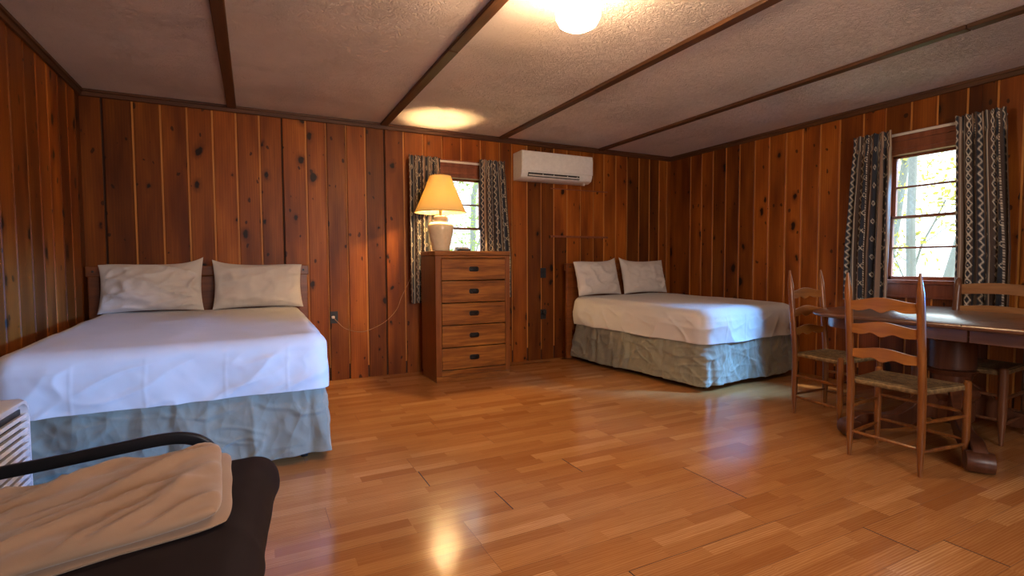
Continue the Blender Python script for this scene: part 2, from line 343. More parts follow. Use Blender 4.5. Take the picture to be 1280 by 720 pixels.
# ------------------------------------------------------------------ FLOOR: three-strip laminate planks
def add_board_mesh(name, quads, mats, uvscale=1.0):
    """quads: (4 verts, uv quad, rnd colour, material index)"""
    me = bpy.data.meshes.new(name); vs = []; fs = []
    for q in quads:
        o = len(vs); vs += q[0]; fs.append(tuple(range(o, o+len(q[0]))))
    me.from_pydata(vs, [], fs)
    for m in mats: me.materials.append(m)
    uv = []; col = []
    for q in quads:
        for p in q[1]: uv += [p[0], p[1]]; col += [q[2][0], q[2][1], q[2][2], 1]
    uvl = me.uv_layers.new(name='UVMap'); uvl.data.foreach_set('uv', uv)
    at = me.attributes.new('rnd', 'FLOAT_COLOR', 'CORNER'); at.data.foreach_set('color', col)
    me.polygons.foreach_set('material_index', [q[3] for q in quads]); me.update()
    o = bpy.data.objects.new(name, me); C.objects.link(o); return o
quads = []
def fq(x0, x1, y0, y1, z, rnd, mi=0):
    quads.append(([(x0,y0,z),(x1,y0,z),(x1,y1,z),(x0,y1,z)], [(x0,y0),(x1,y0),(x1,y1),(x0,y1)], rnd, mi))
FX0, FX1, FY0, FY1 = XL-0.03, XR+0.03, YF-0.03, YB+0.03
rf = random.Random(11)
PW = 0.205; row0 = 2.665; k0 = -14
forced = {0: [0.765], 2: [1.03], 1: [1.55], -0.5: [], 4: [2.065, 0.15], 3: [2.07], 5: [0.65], 7: [2.27], 6: [1.19], 8: [2.45, 1.4]}
for k in range(-13, 22):
    y1 = row0 - k*PW; y0 = y1 - PW
    if y0 > FY1 or y1 < FY0: continue
    fx = forced.get(k, [])
    anchor = fx[0] if fx else rf.uniform(0, 1.25)
    js = [anchor + 1.285*i for i in range(-6, 7)] + fx[1:]
    js = sorted(j for j in js if FX0-1.4 < j < FX1+1.4)
    for a, bb in zip(js[:-1], js[1:]):
        if bb < FX0 or a > FX1: continue
        for s in range(3):
            sy0 = y0 + s*PW/3; sy1 = sy0 + PW/3
            x = a; first = True
            while x < bb - 0.05:
                ln = rf.uniform(0.22, 0.52) if first else rf.uniform(0.30, 0.55); first = False
                xe = min(bb, x+ln)
                if bb - xe < 0.12: xe = bb
                tone = min(1, max(0, rf.gauss(0.5, 0.22)))
                xa, xb, ya, yb = max(x, FX0), min(xe, FX1), max(sy0, FY0), min(sy1, FY1)
                if xb > xa and yb > ya: fq(xa, xb, ya, yb, 0, (rf.random(), rf.random(), tone))
                x = xe
        gapw = 0.0055 if a in fx or abs(a-anchor) < 1e-6 and fx else 0.0012
        if FX0 < a < FX1: fq(a-gapw/2, a+gapw/2, max(y0, FY0), min(y1, FY1), 0.0006, (0,0,0), 1)
    if FY0 < y0 < FY1: fq(FX0, FX1, y0-0.0005, y0+0.0005, 0.0005, (0,0,0), 1)
    if k == 5: fq(1.19, 2.0, y0-0.0012, y0+0.0012, 0.0007, (0,0,0), 1)
floor = struct(add_board_mesh('floor', quads, [OAKF, GAP]))

# ------------------------------------------------------------------ WALLS: knotty pine boards, real grooves
def wall(name, axis, const, inward, edges, u0, u1, holes=(), tongue_z0=0.13, seed=1, patchpanel=None):
    """boards along `axis` ('x' or 'y'); each board is a chamfered plank; gaps show the paler tongue behind"""
    rw = random.Random(seed); quads = []
    es = sorted(e for e in edges if u0 < e < u1); es = [u0] + es + [u1]
    def P(u, d, z):
        v = const + inward*d
        return (u, v, z) if axis == 'x' else (v, u, z)
    def q(us, mi, rnd):
        pts = [P(*p) for p in us]; quads.append((pts, [(p[0], p[2]) for p in us], rnd, mi))
    g, ch, T = 0.0070, 0.0045, 0.016
    def plank(a, bb, z0, z1, rnd):
        A, B = a+g, bb-g
        q([(A+ch,T,z0),(B-ch,T,z0),(B-ch,T,z1),(A+ch,T,z1)], 0, rnd)
        q([(A,T-ch,z0),(A+ch,T,z0),(A+ch,T,z1),(A,T-ch,z1)], 0, rnd)
        q([(B-ch,T,z0),(B,T-ch,z0),(B,T-ch,z1),(B-ch,T,z1)], 0, rnd)
        q([(A,0,z0),(A,T-ch,z0),(A,T-ch,z1),(A,0,z1)], 0, rnd); q([(B,T-ch,z0),(B,0,z0),(B,0,z1),(B,T-ch,z1)], 0, rnd)
        q([(A,0,z1),(A,T,z1),(B,T,z1),(B,0,z1)], 0, rnd); q([(A,0,z0),(B,0,z0),(B,T,z0),(A,T,z0)], 0, rnd)
    def spans(a, bb):
        out = [(0, ZC)]
        for (h0, h1, hz0, hz1) in holes:
            if bb > h0+1e-4 and a < h1-1e-4:
                nn = []
                for (x, y) in out:
                    if x < hz0: nn.append((x, min(y, hz0)))
                    if y > hz1: nn.append((max(x, hz1), y))
                out = nn
        return out
    cuts = sorted(set(es) | {h for H_ in holes for h in H_[:2] if u0 < h < u1})
    rnds = {}
    for a, bb in zip(cuts[:-1], cuts[1:]):
        bi = max(i for i, e in enumerate(es) if e <= a+1e-5)
        if bi not in rnds: rnds[bi] = (rw.random(), rw.random(), rw.random())
        ga = 0 if a in es else -g; gb = 0 if bb in es else -g
        for (z0, z1) in spans(a, bb):
            if patchpanel and a > patchpanel[0]-0.02 and bb < patchpanel[1]+0.02:
                for j, (p0, p1) in enumerate(((z0, patchpanel[2]), (patchpanel[2]+0.004, patchpanel[3]), (patchpanel[3]+0.004, z1))):
                    plank(a+ga, bb-gb, p0, p1, (rw.random(), rw.random(), [rnds[bi][2], 0.95, 0.7][j]))
            else: plank(a+ga, bb-gb, z0, z1, rnds[bi])
    # backing and tongues
    for a, bb in zip(cuts[:-1], cuts[1:]):
        for (z0, z1) in spans(a, bb): q([(a,0,z0),(bb,0,z0),(bb,0,z1),(a,0,z1)], 2, (0,0,0))
    for e in es[1:-1]:
        zt = tongue_z0 + rw.uniform(-0.02, 0.03); t = 0.0105; jj = rw.random()
        if jj < 0.12: continue
        wd = g if jj > 0.3 else g*0.6
        for (z0, z1) in spans(e-0.003, e+0.003):
            z0 = max(z0, zt)
            if z1 > z0: q([(e-wd,t,z0),(e+wd,t,z0),(e+wd,t,z1),(e-wd,t,z1)], 1, (0,0,0))
    # solid core behind so the wall has thickness
    D = -0.12
    for a, bb in zip(cuts[:-1], cuts[1:]):
        for (z0, z1) in spans(a, bb):
            q([(a,D,z0),(bb,D,z0),(bb,D,z1),(a,D,z1)], 3, (0,0,0))
    for (h0, h1, hz0, hz1) in holes:
        q([(h0,D,hz0),(h0,T,hz0),(h0,T,hz1),(h0,D,hz1)], 3, (0,0,0)); q([(h1,D,hz0),(h1,T,hz0),(h1,T,hz1),(h1,D,hz1)], 3, (0,0,0))
        q([(h0,D,hz0),(h1,D,hz0),(h1,T,hz0),(h0,T,hz0)], 3, (0,0,0)); q([(h0,D,hz1),(h1,D,hz1),(h1,T,hz1),(h0,T,hz1)], 3, (0,0,0))
    q([(u0,D,ZC),(u1,D,ZC),(u1,0,ZC),(u0,0,ZC)], 3, (0,0,0)); q([(u0,D,0),(u0,D,ZC),(u0,0,ZC),(u0,0,0)], 3, (0,0,0)); q([(u1,D,0),(u1,D,ZC),(u1,0,ZC),(u1,0,0)], 3, (0,0,0))
    return struct(add_board_mesh(name, quads, [PINE, TONGUE, GAP, WINW]))
backE = [-1.054,-0.853,-0.663,-0.476,-0.29,-0.11,0.073,0.257,0.46,0.636,0.818,0.999,1.185,1.379,1.579,1.786,2.0,2.223,2.453,2.601,2.794,2.977,3.149,3.331,3.523,3.71,3.865,4.048,4.223,4.416,4.587,4.749,4.88]
rightE = [4.816,4.634,4.462,4.274,4.085,3.887,3.709,3.515,3.34,3.159,2.975,2.767,2.581,2.39,2.207,2.012,1.829,1.681] + [1.50-0.187*i for i in range(17)]
leftE = [5.049,4.854,4.658,4.449,4.26,4.064,3.843] + [3.65-0.19*i for i in range(28)]
WZ0, WZ1 = 0.96, 2.15
WB = (1.62, 2.28); WR = (1.925, 2.575); WR2 = (-0.80, -0.10); WF = (0.35, 2.05)
wall('wall_back', 'x', YB+0.016, -1, backE, XL-0.1, XR+0.1, [(*WB, WZ0, WZ1)], seed=3, patchpanel=(3.14, 3.88, 1.43, 1.985))
wall('wall_right', 'y', XR+0.016, -1, rightE, YF-0.1, YB, [(*WR, WZ0, WZ1), (*WR2, WZ0, WZ1)], seed=5)
wall('wall_left', 'y', XL-0.016, 1, leftE, YF-0.1, YB, [], seed=8)
wall('wall_front', 'x', YF-0.016, 1, [XL+0.19*i for i in range(1, 33)], XL-0.1, XR+0.1, [(*WF, WZ0, WZ1)], seed=9)
mb = MB(); mb.box((XL-0.15, YF-0.15, ZC), (XR+0.15, YB+0.15, ZC+0.12)); struct(mb.build('ceiling', CEIL))
# crown trim, two-step moulding
def crown(name, a, bb, axis, const, inw):
    m = MB()
    for (d, h) in ((0.020, 0.055), (0.034, 0.022)):
        v0, v1 = const + inw*0.0, const + inw*d
        lo, hi = min(v0, v1), max(v0, v1)
        if axis == 'x': m.box((a, lo, ZC-h), (bb, hi, ZC-0.0005))
        else: m.box((lo, a, ZC-h), (hi, bb, ZC-0.0005))
    return struct(m.build(name, TRIMM if axis == 'x' else TRIMY, bevel=0.004))
crown('trim_1', XL, XR, 'x', YB, -1); crown('trim_2', YF, YB, 'y', XR, -1); crown('trim_3', YF, YB, 'y', XL, 1); crown('trim_4', XL, XR, 'x', YF, 1)
for i, x in enumerate((-0.137, 1.180, 2.460, 3.790)):
    m = MB()
    y = YF
    # battens are pieced, with a small joint
    cuts = [YF, 0.35+0.4*i, 2.95+0.22*i, YB-0.03]
    for a, bb in zip(cuts[:-1], cuts[1:]): m.box((x-0.036, a+0.001, ZC-0.026), (x+0.036, bb-0.001, ZC-0.0005))
    struct(m.build('trim_%d' % (5+i), TRIMY, bevel=0.006))
# ledge of the boarded-up opening
m = MB(); m.box((3.10, YB-0.013, 1.425), (3.92, YB+0.002, 1.447)); m.box((3.10, YB-0.004, 1.985), (3.92, YB+0.002, 1.997)); struct(m.build('trim_9', WINW, bevel=0.003))

# ------------------------------------------------------------------ WINDOWS
def window(name, axis, const, inw, u0, u1, z0=WZ0, z1=WZ1, zg=2.03):
    """root empty > frame, upper_sash, lower_sash, glass; built along x then turned"""
    root = bpy.data.objects.new(name, None); C.objects.link(root); root['kind'] = 'structure'
    W = u1-u0; T = 0.03
    if axis == 'x': root.location = ((u0+u1)/2, const, 0); root.rotation_euler = (0,0,0)      # local +y goes outside
    else: root.location = (const, (u0+u1)/2, 0); root.rotation_euler = (0,0,-PI/2)            # +y -> +x outside
    if axis == 'x' and inw > 0: root.rotation_euler = (0,0,PI)
    h = W/2
    f = MB()
    f.box((-h-0.065, -0.022, z0-0.02), (-h+0.002, 0.0, z1+0.06)); f.box((h-0.002, -0.022, z0-0.02), (h+0.065, 0.0, z1+0.06))
    f.box((-h-0.065, -0.024, z1-0.01), (h+0.065, 0.0, z1+0.062))
    f.box((-h+0.0, -0.010, zg), (h, 0.09, z1)); f.box((-h+0.0, -0.02, zg+0.035), (h, 0.0, zg+0.055))
    f.box((-h, 0.0, z0), (-h+0.02, 0.12, zg)); f.box((h-0.02, 0.0, z0), (h, 0.12, zg))
    f.build('window_frame', WINW, root, bevel=0.003)
    s = MB(); s.box((-h-0.08, -0.045, z0-0.025), (h+0.08, 0.09, z0+0.005)); s.box((-h-0.065, -0.020, z0-0.13), (h+0.065, 0.0, z0-0.026)); s.box((-h-0.065, -0.026, z0-0.145), (h+0.065, 0.0, z0-0.128))
    s.build('window_sill', WINW, root, bevel=0.003)
    zm = (z0+zg)/2
    def sash(nm, a, bb, y, top):
        m = MB(); r = 0.028
        m.box((-h+0.02, y, a), (-h+0.02+r, y+T, bb)); m.box((h-0.02-r, y, a), (h-0.02, y+T, bb))
        m.box((-h+0.02, y, bb-(0.022 if not top else 0.02)), (h-0.02, y+T, bb)); m.box((-h+0.02, y, a), (h-0.02, y+T, a+(0.03 if not top else 0.022)))
        zc = (a+bb)/2; m.box((-h+0.03, y+0.006, zc-0.008), (h-0.03, y+T-0.004, zc+0.008))
        o = m.build(nm, WINW, root, bevel=0.003)
        g = MB(); g.box((-h+0.03, y+T/2-0.0015, a+0.01), (h-0.03, y+T/2+0.0015, bb-0.01)); g.build('pane', GLASS, o)
    sash('upper_sash', zm-0.005, zg, 0.075, True); sash('lower_sash', z0+0.005, zm+0.018, 0.04, False)
    return root
window('window_1', 'x', YB, -1, *WB)
window('window_2', 'y', XR, -1, *WR)
window('window_3', 'y', XR, -1, *WR2)
window('added_window_4', 'x', YF, 1, *WF)  # unseen window added behind the camera to go with the fill lamp

# ------------------------------------------------------------------ CURTAINS
def curtain_mat(name, tint):
    m, nt, b = mat(name)
    at = N(nt, 'ShaderNodeAttribute', attribute_name='pattern')
    tc = N(nt, 'ShaderNodeTexCoord'); n = N(nt, 'ShaderNodeTexNoise', Scale=260.0, Detail=2.0); L(nt, tc.outputs['Object'], n.inputs['Vector'])
    c = mix(nt, math_n(nt, 'MULTIPLY', n.outputs[0], 0.5), at.outputs['Color'], tint, 'MULTIPLY')
    L(nt, c, b.inputs['Base Color']); b.inputs['Roughness'].default_value = 0.8; b.inputs['Specular IOR Level'].default_value = 0.2; b.inputs['Sheen Weight'].default_value = 0.2
    bump(nt, b, n.outputs[0], 0.2, 0.001); return m
CURT = curtain_mat('woven_pattern_curtain', (0.8, 0.8, 0.8))
NAVY = (0.030, 0.034, 0.046); BROWN = (0.085, 0.055, 0.042); TAUPE = (0.30, 0.20, 0.14); CREAM = (0.68, 0.58, 0.44); GREY = (0.15, 0.14, 0.13); RUST = (0.23, 0.10, 0.065)
def patt(u, v):
    """u,v in metres on the flat cloth"""
    P = 0.335; x = u % P
    def zig(c, per, amp, th):
        t = (v/per) % 1.0; z = c + amp*(abs(2*t-1)*2-1); return abs(x-z) < th
    if x < 0.045:   # zigzag band
        if zig(0.0225, 0.062, 0.013, 0.0045): return CREAM
        if zig(0.0225, 0.062, 0.013, 0.011): return GREY
        return NAVY
    if x < 0.056: return TAUPE
    if x < 0.060: return CREAM
    if x < 0.092: return TAUPE if (x < 0.082) else BROWN
    if x < 0.135:
        t = (v/0.155) % 1.0; d = abs(x-0.1135)/0.016 + abs(t-0.5)*155/22*0.9
        if 0.65 < d < 1.0: return CREAM
        if d < 0.28: return RUST
        return NAVY
    if x < 0.146: return GREY
    if x < 0.150: return CREAM
    if x < 0.172: return BROWN
    if x < 0.222:   # diamond chain
        t = (v/0.066) % 1.0; d = abs(x-0.197)/0.020 + abs(t-0.5)*2
        if abs(d-1.0) < 0.22: return CREAM
        if d < 0.35: return CREAM if d < 0.18 else NAVY
        return BROWN if d > 1 else NAVY
    if x < 0.233: return NAVY
    if x < 0.262: return GREY if int(x*500) % 2 else TAUPE
    if x < 0.300:
        t = (v/0.155+0.5) % 1.0; a = abs(t-0.5)*0.155; dx = abs(x-0.281)
        if abs(a-dx*1.2) < 0.004 and a < 0.02: return CREAM
        return NAVY
    if x < 0.310: return CREAM if (v*100) % 2 < 1 else BROWN
    return BROWN
def curtain(axis, const, c0, c1, ztop, zbot, label, phase, depth=0.098, flat=0.74, b0=None, b1=None, uoff=0.0, nf=5.0):
    """pleated panel between c0..c1 along the wall; cloth is `flat` metres wide before gathering"""
    nu, nv = 190, 190; verts = []; cols = []
    rc = random.Random(int(phase*100)); b0 = c0 if b0 is None else b0; b1 = c1 if b1 is None else b1
    for j in range(nv+1):
        v = j/nv; z = ztop + (zbot-ztop)*v
        head = math.exp(-((v-0.085)/0.035)**2)           # gather line below the ruffled top
        ruf = 1.0 if v < 0.06 else 0.0
        for i in range(nu+1):
            u = i/nu
            a = c0 + (b0-c0)*min(1, v*1.4); bb = c1 + (b1-c1)*min(1, v*1.4)
            ph = 2*PI*nf*u + phase + 0.5*math.sin(3*v+phase+5*u)
            amp = (0.022 + 0.010*v)*(1-0.55*head)
            if v < 0.09: ph2 = 2*PI*nf*2*u + phase; off = 0.010*math.sin(ph2)*(1 - v/0.09) + amp*math.sin(ph)*0.6
            else: off = amp*math.sin(ph) + 0.006*math.sin(2.3*ph+1.3*v*3)
            off += 0.006*noise.noise(Vector((u*6, v*5, phase)))
            along = a + (bb-a)*u + 0.010*math.cos(ph)*(0.4+0.6*v)
            d = depth + off
            zz = z + (0.005*math.sin(2*PI*nf*2*u+phase) if v < 0.05 else 0) + 0.006*v*math.sin(ph)
            verts.append((along, const-d, zz) if axis == 'x' else (const-d, along, zz))
            cols.append(patt(u*flat+uoff, -z))
    n = nu+1; fs = [(j*n+i, j*n+i+1, (j+1)*n+i+1, (j+1)*n+i) for j in range(nv) for i in range(nu)]
    me = bpy.data.meshes.new('curtain'); me.from_pydata(verts, [], fs); me.materials.append(CURT)
    ca = me.attributes.new('pattern', 'FLOAT_COLOR', 'POINT'); ca.data.foreach_set('color', [x for c in cols for x in (*c, 1)])
    me.polygons.foreach_set('use_smooth', [True]*len(fs)); me.update()
    o = bpy.data.objects.new('curtain', me); C.objects.link(o)
    so = o.modifiers.new('thick', 'SOLIDIFY'); so.thickness = 0.002
    tag(o, label, 'curtain'); return o
curtain('x', YB, 1.40, 1.725, 2.205, 0.725, 'long patterned curtain hanging behind the table lamp, left of the small back window', 0.4, uoff=0.03)
curtain('x', YB, 2.165, 2.455, 2.225, 0.75, 'patterned curtain right of the small back window, next to the air conditioner', 1.7, b1=2.525, uoff=0.27)
curtain('y', XR, 2.790, 2.485, 2.225, 0.775, 'patterned curtain on the left side of the right wall window', 2.3, b0=2.835, b1=2.480, uoff=0.0)
curtain('y', XR, 2.035, 1.735, 2.225, 0.775, 'patterned curtain on the right side of the right wall window', 0.9, b0=2.000, b1=1.675, uoff=0.02)
def rod(axis, const, a, bb, z, label):
    m = MB()
    if axis == 'x':
        m.box((a, const-0.052, z-0.011), (bb, const-0.044, z+0.011)); m.box((a, const-0.050, z-0.008), (a+0.008, const-0.0005, z+0.008)); m.box((bb-0.008, const-0.050, z-0.008), (bb, const-0.0005, z+0.008))
    else:
        m.box((const-0.052, a, z-0.011), (const-0.044, bb, z+0.011)); m.box((const-0.050, a, z-0.008), (const-0.0005, a+0.008, z+0.008)); m.box((const-0.050, bb-0.008, z-0.008), (const-0.0005, bb, z+0.008))
    return tag(m.build('curtain_rod', RODM, bevel=0.003), label, 'curtain rod')
rod('x', YB, 1.44, 2.43, 2.183, 'flat white curtain rod over the small back window')
rod('y', XR, 1.77, 2.76, 2.190, 'flat white curtain rod over the right wall window')

# ------------------------------------------------------------------ BEDS
def rrect(hx, hy, r, n=40, per=None):
    """rounded rectangle outline, CCW, evenly sampled along its sides; list of (x,y,nx,ny)"""
    r = max(min(r, hx-1e-3, hy-1e-3), 1e-3); out = []
    cs = [(hx-r, hy-r, 0), (-hx+r, hy-r, PI/2), (-hx+r, -hy+r, PI), (hx-r, -hy+r, 3*PI/2)]
    nc, nx_, ny_ = 8, 170, 170
    for k, (cx, cy, a0) in enumerate(cs):
        for j in range(nc):
            a = a0 + PI/2*j/nc; out.append((cx+r*math.cos(a), cy+r*math.sin(a), math.cos(a), math.sin(a)))
        a = a0+PI/2; p = (cx+r*math.cos(a), cy+r*math.sin(a)); nn = nx_ if k % 2 == 0 else ny_
        c2 = cs[(k+1) % 4]; qx, qy = c2[0]+r*math.cos(a), c2[1]+r*math.sin(a)
        for j in range(nn): out.append((p[0]+(qx-p[0])*j/nn, p[1]+(qy-p[1])*j/nn, math.cos(a), math.sin(a)))
    return out
def sheet_mesh(hx, hy, ztop, zhem, seed, sag=0.03):
    """local coords: bed centre; foot at -y, head at +y"""
    R = 0.085; rs = []
    # profile from the inside out: inset d with height
    ins = [hx*0.97, hx*0.85, hx*0.72, hx*0.6, hx*0.5, hx*0.42, hx*0.34, hx*0.27, 0.16, 0.13, 0.105, 0.085]
    prof = [(d, 0.0) for d in ins]
    for k in range(1, 9): a = PI/2*k/8; prof.append((R-R*math.sin(a), -R+R*math.cos(a)))
    dz = ztop-R-zhem
    for k in range(1, 33): prof.append((-0.008*math.sin(PI*k/32)-0.004*k/32, -R-dz*k/32))
    for d, dzz in prof:
        rad = max(0.10-d*0.7, 0.015); pts = rrect(hx-d, hy-d, rad); ring = []
        for (x, y, nx, ny) in pts:
            z = ztop+dzz
            top = 1 if dzz > -0.02 else 0
            side = min(1.0, max(0.0, -dzz/0.12))
            # long soft folds on sides, pulled diagonally
            def F(s): return 0.010*fbm(s*2.6+z*1.6+seed, z*2.2, seed) + 0.017*ridge(s*1.7-z*2.6+seed*3, z*2.6+s*0.6, seed+5)*side + 0.008*ridge(s*4-z*5+seed, z*4+s, seed+15)*side
            w_ = ny*ny; f = w_*F(x)+(1-w_)*F(y)
            f2 = 0.008*fbm(x*1.6, y*1.6, seed+2) + 0.008*ridge(x*1.1+0.6*y, y*0.8, seed+9)
            for xc in (-0.42, -0.13, 0.22, 0.52): f += 0.0022*math.exp(-((x-xc-0.01*math.sin(z*9))/0.005)**2) if abs(ny) > 0.7 else 0
            yy = (y+hy)/(2*hy)
            zz = z + (f2 if side < 1 else 0)*(1-side) - (sag*(1-yy)**2)*(1-side*0.6)
            hem = max(0, -dzz-R)/dz if dz else 0
            zz += hem*0.010*(w_*fbm(x*2.2, seed, 3.0)+(1-w_)*fbm(y*2.2, seed, 3.0))
            ring.append((x+nx*f*side, y+ny*f*side, zz))
        rs.append(ring)
    return rs
def skirt_mesh(hx, hy, ztop, zbot, seed, head_gap=0.0, bot=None):
    rs = []; NV = 60
    for k in range(NV+1):
        t = k/NV; z = ztop+(zbot-ztop)*t; ring = []
        pts = rrect(hx+0.002+0.032*t, hy+0.002+0.032*t, 0.11-0.075*t)
        for (x, y, nx, ny) in pts:
            def F(s, foot):
                f = t*0.018*fbm(s*2.4+seed, 1.2*t, seed) + 0.019*(0.08+t)*(ridge(s*4.6+z*1.6+seed, z*2.0-s*0.8, seed+1)-0.3) + min(1, 0.3+2*t)*0.010*(max(0.0, 1-6.5*abs(noise.noise(Vector((s*4-z*6+seed*2, z*4+s*2, seed+7)))))-0.2) + 0.006*max(0.0, 1-7*abs(noise.noise(Vector((s*3+z*9+seed, z*3-s*2, seed+17)))))
                for c in ((-0.06*hx, 0.88*hx, -0.88*hx) if foot else (-0.02, 0.55*hy, -0.5*hy, 0.25*hy)):
                    q = (s-c)/(0.012+0.03*t); f -= 0.020*(0.25+0.75*t)*math.exp(-q*q)
                    q = (s-c-0.045)/0.035; f += 0.010*t*math.exp(-q*q)
                return f
            w_ = ny*ny; f = w_*F(x, True)+(1-w_)*F(y, False)
            zz = z + 0.014*t*(w_*fbm(x*1.8, seed, 7.0)+(1-w_)*fbm(y*1.8, seed, 7.0))
            ring.append((x+nx*f, y+ny*f, zz))
        rs.append(ring)
    return rs
def make_bed(loc, rz, hx, hy, ztop, hb, desc, seed, zhem=0.425, zsk=0.05):
    bed = empty('bed', loc, rz, desc['bed'], 'bed')
    m = MB(); m.box((-hx+0.045, -hy+0.05, 0.44), (hx-0.045, hy-0.03, ztop-0.055)); m.build('mattress', TICK, bed, bevel=0.05, seg=4)
    m = MB(); m.box((-hx+0.065, -hy+0.065, 0.20), (hx-0.065, hy-0.03, 0.43)); m.build('box_spring', TICK, bed, bevel=0.04, seg=3)
    m = MB()
    for sx in (-1, 1): m.box((sx*(hx-0.06)-0.02, -hy+0.04, 0.15), (sx*(hx-0.06)+0.02, hy, 0.19))
    for y in (-hy+0.06, 0, hy-0.1): m.box((-hx+0.05, y-0.02, 0.155), (hx-0.05, y+0.02, 0.185))
    m.build('bed_frame', IRON, bed, bevel=0.003)
    for sx in (-1, 1):
        for y in (-hy+0.10, 0, hy-0.15):
            l = MB(); l.lathe([(0.016, 0.05), (0.018, 0.15)], 14, (sx*(hx-0.14), y, 0)); l.lathe([(0.004, 0.001), (0.020, 0.006), (0.024, 0.025), (0.020, 0.045), (0.004, 0.05)], 14, (sx*(hx-0.14), y, 0)); l.build('leg', IRON, bed, smooth=True)
    # headboard
    h0, h1, hz = hb; y0 = hy+0.012
    m = MB()
    m.box((h0, y0, 0.02), (h0+0.075, y0+0.035, hz-0.0)); m.box((h1-0.075, y0, 0.02), (h1, y0+0.035, hz))
    m.box((h0+0.075, y0+0.008, 0.35), (h1-0.075, y0+0.026, hz-0.09))
    hbo = m.build('headboard', BEDW, bed, bevel=0.004)
    m = MB(); m.box((h0-0.012, y0-0.008, hz-0.085), (h1+0.012, y0+0.043, hz)); m.build('top_rail', BEDW, hbo, bevel=0.006)
    for x in (h0+0.035, h1-0.035, (h0+h1)/2-0.05):
        m = MB()
        m.rings([[(x+r*math.cos(2*PI*j/14), y0-0.008-d, hz-0.042+r*math.sin(2*PI*j/14)) for j in range(14)] for r, d in ((0.009, 0.0), (0.009, 0.002), (0.006, 0.004))])
        m.build('bolt', BLACKP, hbo, smooth=True)
    sh = MB(); rs = sheet_mesh(hx, hy, ztop, zhem, seed); sh.rings(rs, cap=False)
    n = len(rs[0]); o = 0
    # close the middle
    sh.f.append(list(range(n))); sh.m.append(0)
    so = sh.build('bed_sheet', SHEET, smooth=True, ang=80); so.location = loc; so.rotation_euler = (0,0,rz)
    tag(so, desc['sheet'], 'bed sheet')
    sk = MB(); sk.rings(skirt_mesh(hx-0.02, hy-0.02, zhem+0.02, zsk, seed+20), cap=False)
    ko = sk.build('bed_skirt', SKIRT, smooth=True, ang=80); ko.location = loc; ko.rotation_euler = (0,0,rz)
    md = ko.modifiers.new('thick', 'SOLIDIFY'); md.thickness = 0.003
    tag(ko, desc['skirt'], 'bed skirt')
    return bed
make_bed((-0.36, 4.085, 0), 0.0, 0.735, 1.0, 0.745, (-0.81, 0.80, 1.115),
    dict(bed='wooden bed with flat headboard standing against the back wall in the left corner', sheet='white bed sheet tucked over the bed in the left corner, bluish at the foot', skirt='wrinkled sage green bed skirt around the bed in the left corner'), 2.3)
RB_ROT = math.radians(5.2)
RB = (4.040, 4.135, 0)
make_bed(RB, RB_ROT, 0.700, 0.915, 0.740, (-0.745, 0.70, 1.12),
    dict(bed='wooden bed with bolted headboard standing in the far right corner', sheet='white bed sheet tucked over the bed in the far right corner', skirt='pleated sage green bed skirt around the bed in the far right corner'), 6.1)
# pillows
def pillow(cx, cy, z0, w_, h_, th, rz, lean, seed, label, corner=(0.0, 0.0), grp=None, crumple=1.0):
    nu, nv = 56, 40; vs = []; fs = []
    def pt(u, v, sgn):
        # u,v in -1..1 ; edges curve inward, corners stay out
        x = u*(w_/2)*(1-0.07*(1-u*u)*0 - 0.055*(1-v*v)*abs(u)**3); y = v*(h_/2)*(1-0.09*(1-u*u)*abs(v)**3)
        prof = ((1-abs(u)**2.6)*(1-abs(v)**2.4))
        t = th/2*max(prof, 0)**0.55
        wr = crumple*(0.011*fbm(u*2.2+seed, v*2.2, seed)+0.020*(ridge(u*1.2+v*1.4+seed, v*1.3-u*0.9, seed)-0.25)+0.012*(ridge(u*2.6-v*2.2+seed, v*1.6+u*1.0, seed+4)-0.2))
        t = t + wr*min(1, prof*2.5)
        # lower part sags fatter
        t *= 1.0+0.18*(-v)
        if v > 0: y += v**3*(corner[0]*max(0, -u)**4 + corner[1]*max(0, u)**4)
        return Vector((x, sgn*t, y))
    idx = {}
    for sgn in (-1, 1):
        for j in range(nv+1):
            for i in range(nu+1):
                u = math.sin((2*i/nu-1)*PI/2); v = math.sin((2*j/nv-1)*PI/2)
                edge = i in (0, nu) or j in (0, nv)
                if edge and (1, i, j) in idx: idx[(sgn, i, j)] = idx[(1, i, j)]; continue
                if edge and (-1, i, j) in idx: idx[(sgn, i, j)] = idx[(-1, i, j)]; continue
                idx[(sgn, i, j)] = len(vs); vs.append(pt(u, v, sgn if not edge else 0))
    for sgn in (-1, 1):
        for j in range(nv):
            for i in range(nu):
                fs.append((idx[(sgn,i,j)], idx[(sgn,i+1,j)], idx[(sgn,i+1,j+1)], idx[(sgn,i,j+1)]))
    Rm = Matrix.Rotation(rz, 4, 'Z') @ Matrix.Rotation(-lean, 4, 'X')
    m = MB(); m.add([Rm @ v for v in vs], fs)
    zmin = min(v[2] for v in m.v)
    o = m.build('pillow', CASE, smooth=True, ang=80); o.location = (cx, cy, z0 - zmin)
    return tag(o, label, 'pillow', grp)
pillow(-0.725, 4.945, 0.748, 0.70, 0.405, 0.17, 0.02, 0.22, 1.3, 'crumpled white pillow leaning on the headboard in the left corner', (-0.02, 0.045), crumple=1.7)
pillow(0.035, 4.950, 0.748, 0.70, 0.40, 0.16, -0.02, 0.24, 8.2, 'smooth white pillow on the left corner bed, nearer the wall outlet', (0.03, -0.015), crumple=0.7)
def rbp(x, y): c, s = math.cos(RB_ROT), math.sin(RB_ROT); return (RB[0]+c*x-s*y, RB[1]+s*x+c*y)
